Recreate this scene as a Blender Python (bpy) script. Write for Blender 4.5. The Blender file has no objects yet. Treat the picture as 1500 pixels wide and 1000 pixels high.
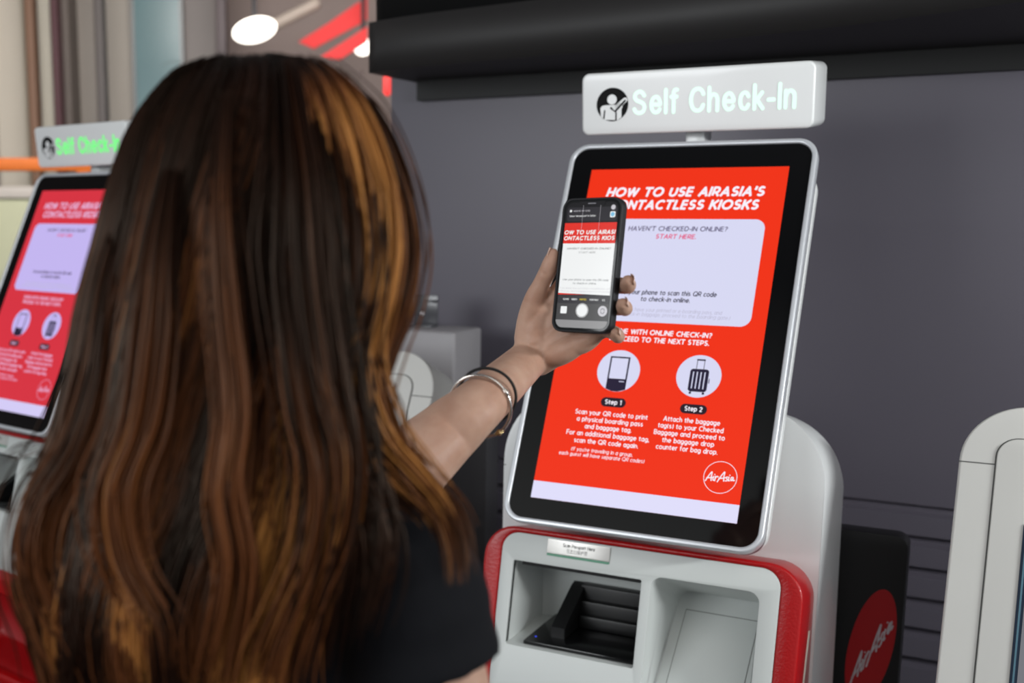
import bpy, bmesh, math, random
import numpy as np
from mathutils import Vector, Matrix

SC = bpy.context.scene
COL = SC.collection
random.seed(7)
RNG = np.random.default_rng(11)
R = math.radians
PI = math.pi

# ------------------------------------------------------------------ camera
PITCH = R(9.4584)
F_PX = 1700.0
HC = 1.5
cam_d = bpy.data.cameras.new('camera')
cam = bpy.data.objects.new('camera', cam_d)
COL.objects.link(cam)
cam.location = (0, 0, HC)
cam.rotation_euler = (PI / 2 - PITCH, 0, 0)
cam_d.sensor_width = 36
cam_d.lens = 36 * F_PX / 1500
cam_d.shift_x = 201.17 / 1500
cam_d.shift_y = 91.19 / 1500
cam_d.clip_start = 0.05
cam_d.dof.use_dof = True
cam_d.dof.focus_distance = 1.50
cam_d.dof.aperture_fstop = 4.0
SC.camera = cam

# ------------------------------------------------------------------ colour, world, light
SC.view_settings.view_transform = 'Standard'
SC.view_settings.look = 'None'
SC.view_settings.gamma = 1
SC.view_settings.exposure = 0
SC.view_settings.use_curve_mapping = False

def lin(c):
    if isinstance(c, str):
        c = [int(c[i:i + 2], 16) for i in (0, 2, 4)]
    return tuple(((v / 255) / 12.92 if v / 255 <= 0.04045 else ((v / 255 + 0.055) / 1.055) ** 2.4) for v in c)

world = bpy.data.worlds.new('world')
SC.world = world
world.use_nodes = True
wn = world.node_tree
bg = wn.nodes['Background']
tc = wn.nodes.new('ShaderNodeTexCoord')
sx = wn.nodes.new('ShaderNodeSeparateXYZ')
rp = wn.nodes.new('ShaderNodeValToRGB')
wn.links.new(tc.outputs['Generated'], sx.inputs[0])
wn.links.new(sx.outputs['Z'], rp.inputs['Fac'])
rp.color_ramp.elements[0].position = 0.0
rp.color_ramp.elements[0].color = (0.55, 0.56, 0.58, 1)
rp.color_ramp.elements[1].position = 0.72
rp.color_ramp.elements[1].color = (0.06, 0.063, 0.07, 1)
e = rp.color_ramp.elements.new(0.52); e.color = (0.56, 0.57, 0.56, 1)
e = rp.color_ramp.elements.new(0.25); e.color = (0.62, 0.67, 0.70, 1)
e = rp.color_ramp.elements.new(1.0); e.color = (0.30, 0.31, 0.33, 1)
wn.links.new(rp.outputs['Color'], bg.inputs[0])
bg.inputs[1].default_value = 0.8

def area(name, loc, target, size, power, color=(1, 1, 1), size_y=None):
    d = bpy.data.lights.new(name, 'AREA')
    d.energy = power
    d.color = color
    d.shape = 'RECTANGLE'
    d.size = size
    d.size_y = size_y or size
    o = bpy.data.objects.new(name, d)
    COL.objects.link(o)
    o.location = loc
    o.rotation_euler = (Vector(target) - Vector(loc)).to_track_quat('-Z', 'Y').to_euler()
    return o

area('ceiling_light_hall', (0.6, -1.2, 3.1), (0.5, 1.6, 1.1), 2.4, 26, (1.0, 0.97, 0.93))
area('entrance_daylight', (-2.6, -0.4, 1.95), (-0.2, 2.3, 1.55), 1.8, 52, (0.95, 0.98, 1.0), 1.0)
area('wall_fill', (2.3, 0.1, 1.835), (1.2, 2.5, 1.90), 0.9, 52, (0.97, 1.0, 1.0), 0.08)  # unseen strip lamp added to brighten the wall and the right-hand sides
area('concourse_fill', (-0.6, 4.0, 3.0), (-1.6, 8.0, 1.7), 2.2, 70, (1.0, 0.96, 0.92), 0.6)  # unseen fill added to lighten the far concourse, aimed away from the kiosks

# ------------------------------------------------------------------ frames
PSI = R(-29.7934)
TAU = R(25.0666)
KO = Vector((0.4686, 1.9070, 0.0))          # floor point below the middle of the nearer kiosk's screen
KU = Vector((math.cos(PSI), math.sin(PSI), 0))
KB = Vector((-math.sin(PSI), math.cos(PSI), 0))
SCZ = 1.3003                                 # height of the middle of the screen

def kw(x, y, z):                             # row-of-kiosks frame -> world
    return KO + KU * x + KB * y + Vector((0, 0, z))

def sight(px, py, Y):                        # a point at depth Y seen at the photo's pixel
    r = (px - 548.83) / F_PX
    up = (591.19 - py) / F_PX
    c, s = math.cos(PITCH), math.sin(PITCH)
    d = Vector((r, c + up * s, up * c - s))
    return Vector((0, 0, HC)) + d * (Y / d.y)

# ------------------------------------------------------------------ materials
MATS = {}
def mat(name, color, rough=0.5, metal=0.0, spec=0.5, emit=None, estr=1.0, coat=0.0, noise=0.0, nscale=40.0, bump=0.0, bscale=300.0):
    if name in MATS:
        return MATS[name]
    m = bpy.data.materials.new(name)
    m.use_nodes = True
    nt = m.node_tree
    b = nt.nodes['Principled BSDF']
    c = lin(color)
    b.inputs['Base Color'].default_value = (*c, 1)
    b.inputs['Roughness'].default_value = rough
    b.inputs['Metallic'].default_value = metal
    b.inputs['Specular IOR Level'].default_value = spec
    b.inputs['Coat Weight'].default_value = coat
    b.inputs['Coat Roughness'].default_value = 0.08
    if emit is not None:
        b.inputs['Emission Color'].default_value = (*lin(emit), 1)
        b.inputs['Emission Strength'].default_value = estr
    if noise > 0 or bump > 0:
        tc = nt.nodes.new('ShaderNodeTexCoord')
    if noise > 0:
        n = nt.nodes.new('ShaderNodeTexNoise')
        n.inputs['Scale'].default_value = nscale
        n.inputs['Detail'].default_value = 5
        nt.links.new(tc.outputs['Object'], n.inputs['Vector'])
        mx = nt.nodes.new('ShaderNodeMix')
        mx.data_type = 'RGBA'
        mx.inputs[6].default_value = (*[v * (1 - noise) for v in c], 1)
        mx.inputs[7].default_value = (*[min(1, v * (1 + noise)) for v in c], 1)
        nt.links.new(n.outputs['Fac'], mx.inputs[0])
        nt.links.new(mx.outputs[2], b.inputs['Base Color'])
    if bump > 0:
        n2 = nt.nodes.new('ShaderNodeTexNoise')
        n2.inputs['Scale'].default_value = bscale
        n2.inputs['Detail'].default_value = 3
        nt.links.new(tc.outputs['Object'], n2.inputs['Vector'])
        bp = nt.nodes.new('ShaderNodeBump')
        bp.inputs['Strength'].default_value = bump
        bp.inputs['Distance'].default_value = 0.002
        nt.links.new(n2.outputs['Fac'], bp.inputs['Height'])
        nt.links.new(bp.outputs['Normal'], b.inputs['Normal'])
    MATS[name] = m
    return m

M_WHITE = mat('white_enamel', (223, 225, 225), 0.32, coat=0.25, noise=0.03, nscale=6)
M_FACE = mat('white_face_paint', (200, 204, 202), 0.45, noise=0.03, nscale=9)
M_CREAM = mat('warm_white_enamel', (208, 207, 203), 0.42, noise=0.04, nscale=7)
M_RED = mat('red_paint', (168, 4, 9), 0.34, spec=0.35, coat=0.12, bump=0.25, bscale=260, noise=0.05)
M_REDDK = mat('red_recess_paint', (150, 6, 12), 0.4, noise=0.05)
M_SILVER = mat('brushed_aluminium', (206, 209, 214), 0.36, metal=0.4, noise=0.04, nscale=80)
M_GROOVE = mat('grey_groove', (128, 126, 132), 0.35, metal=0.6, noise=0.04)
M_GLASS = mat('black_glass', (8, 8, 9), 0.07, spec=0.5, noise=0.02)
M_BLACK = mat('black_plastic', (14, 14, 15), 0.45, noise=0.1)
M_BLACKG = mat('black_gloss_plastic', (12, 12, 13), 0.18, noise=0.1)
M_SEAM = mat('seam_dark', (88, 88, 86), 0.7, noise=0.05)
M_PLATE = mat('brushed_label_metal', (196, 194, 190), 0.35, metal=0.55, noise=0.12, nscale=60)
M_GREENLED = mat('green_lamp_strip', (10, 80, 56), 0.3, emit=(6, 92, 62), estr=0.7, noise=0.05)
M_BLUELED = mat('blue_led', (20, 30, 180), 0.3, emit=(60, 80, 230), estr=1.0)
M_INK = mat('dark_print', (52, 54, 56), 0.6, noise=0.02)
M_SIGNTXT = mat('sign_letters_lit', (60, 90, 75), 0.4, emit=(228, 253, 243), estr=1.0)
M_SIGNGRN = mat('sign_letters_lit_green', (20, 70, 30), 0.4, emit=(110, 255, 128), estr=1.0)
M_ICON = mat('icon_black', (7, 7, 8), 0.6, spec=0.15)

def screen_mat(name, c, k=1.0):
    return mat(name, (4, 4, 4), 0.14, spec=0.2, emit=c, estr=k)
S_RED = screen_mat('screen_red', (241, 52, 24))
S_WHITE = screen_mat('screen_white', (248, 240, 250))
S_LAV = screen_mat('screen_lavender', (216, 217, 243))
S_STRIP = screen_mat('screen_strip', (224, 222, 250))
S_NAVY = screen_mat('screen_navy', (42, 36, 58))
S_GREYV = screen_mat('screen_grey_violet', (96, 88, 122))
S_PALE = screen_mat('screen_pale_text', (186, 184, 208))
S_PINK = screen_mat('screen_pink', (226, 70, 120))
S_PILL = screen_mat('screen_pill', (44, 32, 42))
P_DARK = screen_mat('phone_dark', (22, 21, 24))
P_NOTE = screen_mat('phone_note', (44, 42, 47))
P_RED = screen_mat('phone_red', (222, 44, 32))
P_WHITE = screen_mat('phone_white', (238, 240, 240))
P_TEXT = screen_mat('phone_text', (52, 50, 62))
P_PALE = screen_mat('phone_pale', (200, 198, 204))
P_YEL = screen_mat('phone_yellow', (240, 214, 40))
P_BARSHEEN = screen_mat('phone_bar_sheen', (64, 63, 64))
P_GREY = screen_mat('phone_grey', (142, 141, 142))
P_BLUE = screen_mat('phone_blue', (120, 190, 225))

# ------------------------------------------------------------------ object helpers
def tag(o, label=None, cat=None, group=None, kind=None):
    if label: o['label'] = label
    if cat: o['category'] = cat
    if group: o['group'] = group
    if kind: o['kind'] = kind
    return o

def empty(name, loc=(0, 0, 0), rz=0.0):
    o = bpy.data.objects.new(name, None)
    o.empty_display_size = 0.1
    COL.objects.link(o)
    o.location = loc
    o.rotation_euler = (0, 0, rz)
    return o

def link(name, me, material, parent=None, smooth=True, angle=35):
    if material is not None:
        idx = np.zeros(len(me.polygons), dtype=np.int32)
        me.polygons.foreach_get('material_index', idx)
        me.materials.clear()
        for m in (material if isinstance(material, (list, tuple)) else [material]):
            me.materials.append(m)
        me.polygons.foreach_set('material_index', idx)
    o = bpy.data.objects.new(name, me)
    COL.objects.link(o)
    if parent is not None:
        o.parent = parent
    if smooth and len(me.polygons):
        me.polygons.foreach_set('use_smooth', [True] * len(me.polygons))
        try:
            me.set_sharp_from_angle(angle=R(angle))
        except Exception:
            pass
    return o

def mesh_of(bm, name='m'):
    bmesh.ops.recalc_face_normals(bm, faces=bm.faces[:])
    me = bpy.data.meshes.new(name)
    bm.to_mesh(me)
    bm.free()
    return me

def box_bm(bm, x0, x1, y0, y1, z0, z1, M=None, bevel=0.0, seg=2):
    vs = [bm.verts.new((x, y, z)) for x in (x0, x1) for y in (y0, y1) for z in (z0, z1)]
    q = [(0, 1, 3, 2), (4, 6, 7, 5), (0, 4, 5, 1), (2, 3, 7, 6), (0, 2, 6, 4), (1, 5, 7, 3)]
    fs = [bm.faces.new([vs[i] for i in f]) for f in q]
    geo = vs
    if bevel > 0:
        es = list({e for f in fs for e in f.edges})
        r = bmesh.ops.bevel(bm, geom=es, offset=bevel, segments=seg, affect='EDGES', profile=0.5)
        geo = list({v for f in r['faces'] for v in f.verts} | {v for v in vs if v.is_valid})
        allv = set(geo)
        for f in fs:
            if f.is_valid:
                allv |= set(f.verts)
        geo = list(allv)
    if M is not None:
        bmesh.ops.transform(bm, matrix=M, verts=geo)
    return geo

def box_mesh(x0, x1, y0, y1, z0, z1, M=None, bevel=0.0, seg=2):
    bm = bmesh.new()
    box_bm(bm, x0, x1, y0, y1, z0, z1, M, bevel, seg)
    return mesh_of(bm)

def rrect(x0, x1, y0, y1, r, n=8):
    """closed loop of a rectangle with round corners; r is one radius or (bl, br, tr, tl)"""
    rs = r if isinstance(r, (tuple, list)) else (r,) * 4
    out = []
    for (cx, cy, a0, rr) in ((x0, y0, PI, rs[0]), (x1, y0, -PI / 2, rs[1]), (x1, y1, 0, rs[2]), (x0, y1, PI / 2, rs[3])):
        sx = 1 if cx == x0 else -1
        sy = 1 if cy == y0 else -1
        if rr <= 1e-6:
            out.append((cx, cy))
            continue
        for i in range(n + 1):
            a = a0 + PI / 2 * i / n
            out.append((cx + sx * rr + rr * math.cos(a), cy + sy * rr + rr * math.sin(a)))
    return out

def plate(loops, z0, z1, bevel=0.0, M=None, res=2):
    """flat plate between z0 and z1 whose outline and holes are closed 2D loops"""
    cu = bpy.data.curves.new('tmp', 'CURVE')
    cu.dimensions = '2D'
    cu.fill_mode = 'BOTH'
    cu.extrude = max((z1 - z0) / 2 - bevel, 0.0)
    cu.bevel_depth = bevel
    cu.bevel_resolution = res
    if bevel > 0:
        cu.offset = -bevel
    for L in loops:
        s = cu.splines.new('POLY')
        s.points.add(len(L) - 1)
        for p, q in zip(s.points, L):
            p.co = (q[0], q[1], 0, 1)
        s.use_cyclic_u = True
    ob = bpy.data.objects.new('tmp', cu)
    COL.objects.link(ob)
    dg = bpy.context.evaluated_depsgraph_get()
    me = bpy.data.meshes.new_from_object(ob.evaluated_get(dg))
    bpy.data.objects.remove(ob)
    bpy.data.curves.remove(cu)
    me.transform(Matrix.Translation((0, 0, (z0 + z1) / 2)))
    if M is not None:
        me.transform(M)
    bm = bmesh.new()
    bm.from_mesh(me)
    bmesh.ops.remove_doubles(bm, verts=bm.verts[:], dist=1e-5)
    bmesh.ops.recalc_face_normals(bm, faces=bm.faces[:])
    bm.to_mesh(me)
    bm.free()
    me.materials.clear()
    return me

def join(meshes, name='m'):
    """one mesh from several; each keeps its material by index given as (mesh, index)"""
    bm = bmesh.new()
    for it in meshes:
        me, k = it if isinstance(it, tuple) else (it, 0)
        n = len(bm.faces)
        bm.from_mesh(me)
        bm.faces.ensure_lookup_table()
        for f in bm.faces[n:]:
            f.material_index = k
        bpy.data.meshes.remove(me)
    me = bpy.data.meshes.new(name)
    bm.to_mesh(me)
    bm.free()
    return me

def catmull(pts, n=8, closed=False):
    P = [np.array(p, float) for p in pts]
    if len(P) < 3:
        return [tuple(p) for p in P]
    out = []
    m = len(P)
    for i in range(m if closed else m - 1):
        p1, p2 = P[i], P[(i + 1) % m]
        p0 = P[i - 1] if (i > 0 or closed) else 2 * p1 - p2
        p3 = P[(i + 2) % m] if (i + 2 < m or closed) else 2 * p2 - p1
        for k in range(n):
            t = k / n
            out.append(0.5 * (2 * p1 + (p2 - p0) * t + (2 * p0 - 5 * p1 + 4 * p2 - p3) * t * t + (3 * p1 - p0 - 3 * p2 + p3) * t ** 3))
    if not closed:
        out.append(P[-1])
    return [tuple(p) for p in out]

def tube_bm(bm, pts, rad, n=12, ref=None, cap=True, closed=False, flat=False):
    """tube along pts; rad is a number, list, or list of (ra, rb) with ra along ref"""
    P = [Vector(p) for p in pts]
    m = len(P)
    rr = []
    for i in range(m):
        r = rad[i] if isinstance(rad, (list, tuple)) else rad
        rr.append(r if isinstance(r, (tuple, list)) else (r, r))
    rings = []
    prev = None
    for i in range(m):
        a = P[i - 1] if (i > 0 or closed) else P[i]
        b = P[(i + 1) % m] if (i < m - 1 or closed) else P[i]
        T = (b - a).normalized()
        A = Vector(ref) if ref is not None else (prev if prev is not None else (Vector((0, 0, 1)) if abs(T.z) < 0.9 else Vector((1, 0, 0))))
        A = (A - T * A.dot(T)).normalized()
        prev = A
        B = T.cross(A)
        rings.append((P[i], T, A, B, rr[i]))
    full = []
    if cap and not closed:
        p, T, A, B, r = rings[0]
        k = min(r)
        for t in (85, 60, 30):
            full.append((p - T * k * math.sin(R(t)), A, B, (r[0] * math.cos(R(t)), r[1] * math.cos(R(t)))))
    for p, T, A, B, r in rings:
        full.append((p, A, B, r))
    if cap and not closed and not flat:
        p, T, A, B, r = rings[-1]
        k = min(r)
        for t in (30, 60, 85):
            full.append((p + T * k * math.sin(R(t)), A, B, (r[0] * math.cos(R(t)), r[1] * math.cos(R(t)))))
    loops = []
    for p, A, B, r in full:
        loops.append([bm.verts.new(p + A * (r[0] * math.cos(2 * PI * k / n)) + B * (r[1] * math.sin(2 * PI * k / n))) for k in range(n)])
    cnt = len(loops)
    for i in range(cnt if closed else cnt - 1):
        l0, l1 = loops[i], loops[(i + 1) % cnt]
        for k in range(n):
            bm.faces.new((l0[k], l0[(k + 1) % n], l1[(k + 1) % n], l1[k]))
    if not closed:
        bm.faces.new(list(reversed(loops[0])))
        bm.faces.new(loops[-1])

def smooth_tube(bm, pts, rad, n=16, ref=None, sub=6, flat=False):
    """tube with interpolated path and radii"""
    rows = []
    for p, r in zip(pts, rad):
        ra, rb = r if isinstance(r, (tuple, list)) else (r, r)
        rows.append((*p, ra, rb))
    rows = catmull(rows, sub)
    tube_bm(bm, [q[:3] for q in rows], [(q[3], q[4]) for q in rows], n, ref, True, False, flat)

def ball_bm(bm, c, r, M3=None, sub=3):
    r3 = r if isinstance(r, (tuple, list)) else (r, r, r)
    res = bmesh.ops.create_icosphere(bm, subdivisions=sub, radius=1.0)
    mx = Matrix.Diagonal((*r3, 1))
    if M3 is not None:
        mx = M3.to_4x4() @ mx
    bmesh.ops.transform(bm, matrix=Matrix.Translation(c) @ mx, verts=res['verts'])

def remeshed(bm, voxel, smooth=4, factor=0.5):
    bmesh.ops.recalc_face_normals(bm, faces=bm.faces[:])
    me = bpy.data.meshes.new('tmp')
    bm.to_mesh(me)
    bm.free()
    ob = bpy.data.objects.new('tmp', me)
    COL.objects.link(ob)
    md = ob.modifiers.new('r', 'REMESH')
    md.mode = 'VOXEL'
    md.voxel_size = voxel
    md.use_smooth_shade = True
    if smooth:
        sm = ob.modifiers.new('s', 'SMOOTH')
        sm.factor = factor
        sm.iterations = smooth
    dg = bpy.context.evaluated_depsgraph_get()
    out = bpy.data.meshes.new_from_object(ob.evaluated_get(dg))
    bpy.data.objects.remove(ob)
    bpy.data.meshes.remove(me)
    out.materials.clear()
    return out

# ------------------------------------------------------------------ lettering
_FC = {}
def glyph_mesh(body, bold, shear):
    cu = bpy.data.curves.new('tmp', 'FONT')
    cu.body = body
    cu.offset = bold
    cu.shear = shear
    cu.resolution_u = 3
    ob = bpy.data.objects.new('tmp', cu)
    COL.objects.link(ob)
    dg = bpy.context.evaluated_depsgraph_get()
    me = bpy.data.meshes.new_from_object(ob.evaluated_get(dg))
    bpy.data.objects.remove(ob)
    bpy.data.curves.remove(cu)
    me.materials.clear()
    return me

def cap_height(bold):
    if bold not in _FC:
        me = glyph_mesh('H', bold, 0)
        ys = [v.co.y for v in me.vertices]
        _FC[bold] = (min(ys), max(ys))
    return _FC[bold]

def font_text(body, xl, xr, base, cap, n=0.0, bold=0.0, shear=0.0, M=None):
    me = glyph_mesh(body, bold, shear)
    xs = [v.co.x for v in me.vertices]
    x0, x1 = min(xs), max(xs)
    y0, y1 = cap_height(bold)
    kx, ky = (xr - xl) / (x1 - x0), cap / (y1 - y0)
    for v in me.vertices:
        v.co = (xl + (v.co.x - x0) * kx, base + (v.co.y - y0) * ky, n)
    if M is not None:
        me.transform(M)
    return me

def flat_poly(loop, n=0.0, holes=(), M=None):
    cu = bpy.data.curves.new('tmp', 'CURVE')
    cu.dimensions = '2D'
    cu.fill_mode = 'FRONT'
    for L in [loop, *holes]:
        s = cu.splines.new('POLY')
        s.points.add(len(L) - 1)
        for p, q in zip(s.points, L):
            p.co = (q[0], q[1], 0, 1)
        s.use_cyclic_u = True
    ob = bpy.data.objects.new('tmp', cu)
    COL.objects.link(ob)
    dg = bpy.context.evaluated_depsgraph_get()
    me = bpy.data.meshes.new_from_object(ob.evaluated_get(dg))
    bpy.data.objects.remove(ob)
    bpy.data.curves.remove(cu)
    me.materials.clear()
    me.transform(Matrix.Translation((0, 0, n)))
    if M is not None:
        me.transform(M)
    return me

def circle(cx, cy, r, n=40):
    return [(cx + r * math.cos(2 * PI * i / n), cy + r * math.sin(2 * PI * i / n)) for i in range(n)]

def strokes(lines, w, n=0.0, M=None, smooth=5, aff=None):
    """flat pen strokes with round ends; every piece a hair above the one before"""
    bm = bmesh.new()
    for ln in lines:
        P = catmull(ln, smooth) if len(ln) > 2 and smooth else list(ln)
        if aff is not None:
            P = [aff(*p) for p in P]
        L, Rr = [], []
        m = len(P)
        for i in range(m):
            a = Vector(P[max(i - 1, 0)]); b = Vector(P[min(i + 1, m - 1)])
            d = (b - a)
            d = d.normalized() if d.length > 1e-9 else Vector((1, 0))
            nx = Vector((-d.y, d.x)) * (w / 2)
            L.append(bm.verts.new((P[i][0] + nx.x, P[i][1] + nx.y, n)))
            Rr.append(bm.verts.new((P[i][0] - nx.x, P[i][1] - nx.y, n)))
        for i in range(m - 1):
            bm.faces.new((Rr[i], Rr[i + 1], L[i + 1], L[i]))
        for q in (P[0], P[-1]):
            bm.faces.new([bm.verts.new((q[0] + w / 2 * math.cos(2 * PI * k / 14), q[1] + w / 2 * math.sin(2 * PI * k / 14), n + 2e-5)) for k in range(14)])
    me = bpy.data.meshes.new('s')
    bm.to_mesh(me)
    bm.free()
    if M is not None:
        me.transform(M)
    return me

def _arc(cx, cy, rx, ry, a0, a1, n=12):
    return [(cx + rx * math.cos(R(a0 + (a1 - a0) * i / n)), cy + ry * math.sin(R(a0 + (a1 - a0) * i / n))) for i in range(n + 1)]
X_ = .70
GLY = {
    'A': (.80, [[(0, 0), (.40, 1), (.80, 0)], [(.14, .30), (.66, .30)]]),
    'B': (.60, [[(0, 0), (0, 1), (.30, 1), *_arc(.32, .76, .22, .24, 90, -90), (0, .52)], [(.32, .52), *_arc(.34, .26, .26, .26, 90, -90), (0, 0)]]),
    'C': (.80, [_arc(.50, .5, .48, .5, 48, 312, 20)]),
    'D': (.74, [[(0, 0), (0, 1), (.28, 1), *_arc(.28, .5, .46, .5, 90, -90, 16), (0, 0)]]),
    'E': (.54, [[(.54, 1), (0, 1), (0, 0), (.54, 0)], [(0, .51), (.48, .51)]]),
    'F': (.52, [[(.52, 1), (0, 1), (0, 0)], [(0, .49), (.46, .49)]]),
    'G': (.86, [[*_arc(.50, .5, .48, .5, 48, 330, 20), (.90, .46), (.58, .46)]]),
    'H': (.70, [[(0, 0), (0, 1)], [(.70, 0), (.70, 1)], [(0, .5), (.70, .5)]]),
    'I': (.0, [[(0, 0), (0, 1)]]),
    'J': (.46, [[(.46, 1), (.46, .28), *_arc(.22, .25, .24, .25, 0, -150)]]),
    'K': (.66, [[(0, 0), (0, 1)], [(.62, 1), (0, .36)], [(.22, .58), (.66, 0)]]),
    'L': (.50, [[(0, 1), (0, 0), (.50, 0)]]),
    'M': (.86, [[(0, 0), (0, 1), (.43, .36), (.86, 1), (.86, 0)]]),
    'N': (.72, [[(0, 0), (0, 1), (.72, 0), (.72, 1)]]),
    'O': (1.0, [_arc(.5, .5, .5, .5, 0, 360, 28)]),
    'P': (.58, [[(0, 0), (0, 1), (.28, 1), *_arc(.28, .69, .30, .31, 90, -90), (0, .38)]]),
    'Q': (1.0, [_arc(.5, .5, .5, .5, 0, 360, 28), [(.60, .26), (.96, -.06)]]),
    'R': (.60, [[(0, 0), (0, 1), (.28, 1), *_arc(.28, .69, .30, .31, 90, -90), (0, .38)], [(.30, .38), (.60, 0)]]),
    'S': (.60, [[*_arc(.30, .745, .26, .255, 35, 270, 12), *_arc(.30, .255, .29, .255, 70, -145, 12)]]),
    'T': (.70, [[(0, 1), (.70, 1)], [(.35, 1), (.35, 0)]]),
    'U': (.68, [[(0, 1), (0, .36), *_arc(.34, .34, .34, .34, 180, 360, 14), (.68, .36), (.68, 1)]]),
    'V': (.78, [[(0, 1), (.39, 0), (.78, 1)]]),
    'W': (1.16, [[(0, 1), (.29, 0), (.58, 1), (.87, 0), (1.16, 1)]]),
    'X': (.70, [[(0, 0), (.70, 1)], [(0, 1), (.70, 0)]]),
    'Y': (.72, [[(0, 1), (.36, .46), (.72, 1)], [(.36, .46), (.36, 0)]]),
    'Z': (.64, [[(0, 1), (.64, 1), (0, 0), (.64, 0)]]),
    'a': (.54, [_arc(.27, .34, .27, .35, 0, 360, 22), [(.54, .69), (.54, 0)]]),
    'b': (.56, [[(0, 1.04), (0, 0)], _arc(.28, .34, .28, .35, 0, 360, 22)]),
    'c': (.48, [_arc(.29, .34, .29, .35, 45, 315, 16)]),
    'd': (.56, [[(.56, 1.04), (.56, 0)], _arc(.28, .34, .28, .35, 0, 360, 22)]),
    'e': (.58, [[(.01, .35), (.57, .35), *_arc(.29, .34, .28, .35, 3, 320, 20)]]),
    'f': (.32, [[(.34, 1.03), (.24, 1.04), (.13, .97), (.11, .84), (.11, 0)], [(0, .66), (.31, .66)]]),
    'g': (.56, [_arc(.28, .35, .28, .34, 0, 360, 22), [(.56, .69), (.56, 0), *_arc(.28, -.02, .28, .24, 0, -145, 10)]]),
    'h': (.50, [[(0, 1.04), (0, 0)], [(0, .40), *_arc(.25, .42, .25, .27, 170, 0, 10), (.50, 0)]]),
    'i': (.0, [[(0, .69), (0, 0)], [(0, .95), (0, .96)]]),
    'j': (.10, [[(.10, .69), (.10, -.12), (.0, -.24)], [(.10, .95), (.10, .96)]]),
    'k': (.48, [[(0, 1.04), (0, 0)], [(.44, .69), (0, .24)], [(.16, .41), (.48, 0)]]),
    'l': (.0, [[(0, 1.04), (0, 0)]]),
    'm': (.84, [[(0, .69), (0, 0)], [(0, .40), *_arc(.21, .45, .21, .24, 170, 0, 8), (.42, 0)], [(.42, .40), *_arc(.63, .45, .21, .24, 170, 0, 8), (.84, 0)]]),
    'n': (.50, [[(0, .69), (0, 0)], [(0, .40), *_arc(.25, .42, .25, .27, 170, 0, 10), (.50, 0)]]),
    'o': (.60, [_arc(.30, .34, .30, .35, 0, 360, 22)]),
    'p': (.56, [[(0, .69), (0, -.26)], _arc(.28, .34, .28, .35, 0, 360, 22)]),
    'q': (.56, [[(.56, .69), (.56, -.26)], _arc(.28, .34, .28, .35, 0, 360, 22)]),
    'r': (.28, [[(0, .69), (0, 0)], [(0, .36), (.08, .58), (.28, .69)]]),
    's': (.42, [[*_arc(.21, .515, .18, .175, 40, 265, 9), *_arc(.21, .17, .20, .17, 75, -145, 9)]]),
    't': (.34, [[(.12, .92), (.12, .16), (.18, .03), (.34, .02)], [(0, .67), (.32, .67)]]),
    'u': (.50, [[(0, .69), (0, .27), *_arc(.25, .27, .25, .27, 180, 350, 10), (.50, .29)], [(.50, .69), (.50, 0)]]),
    'v': (.54, [[(0, .69), (.27, 0), (.54, .69)]]),
    'w': (.84, [[(0, .69), (.21, 0), (.42, .69), (.63, 0), (.84, .69)]]),
    'x': (.50, [[(0, 0), (.50, .69)], [(0, .69), (.50, 0)]]),
    'y': (.54, [[(0, .69), (.28, .02)], [(.54, .69), (.22, -.14), (.12, -.24), (.0, -.23)]]),
    'z': (.46, [[(0, .69), (.46, .69), (0, 0), (.46, 0)]]),
    '1': (.24, [[(0, .86), (.24, 1), (.24, 0)]]),
    '2': (.54, [[*_arc(.27, .72, .26, .28, 165, -20, 10), (.02, 0), (.56, 0)]]),
    '?': (.48, [[*_arc(.24, .74, .23, .26, 165, -60, 10), (.24, .38), (.24, .28)], [(.24, .02), (.24, .03)]]),
    '.': (.0, [[(0, .02), (0, .03)]]), ',': (.04, [[(.04, .03), (.0, -.14)]]), "'": (.04, [[(.04, 1), (.02, .76)]]), '"': (.2, [[(.02, 1), (.02, .78)], [(.18, 1), (.18, .78)]]),
    '-': (.30, [[(0, .37), (.30, .37)]]), '(': (.2, [_arc(.46, .42, .46, .70, 135, 225, 8)]), ')': (.2, [_arc(-.26, .42, .46, .70, 45, -45, 8)]),
    ' ': (.22, []),
}
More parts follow.
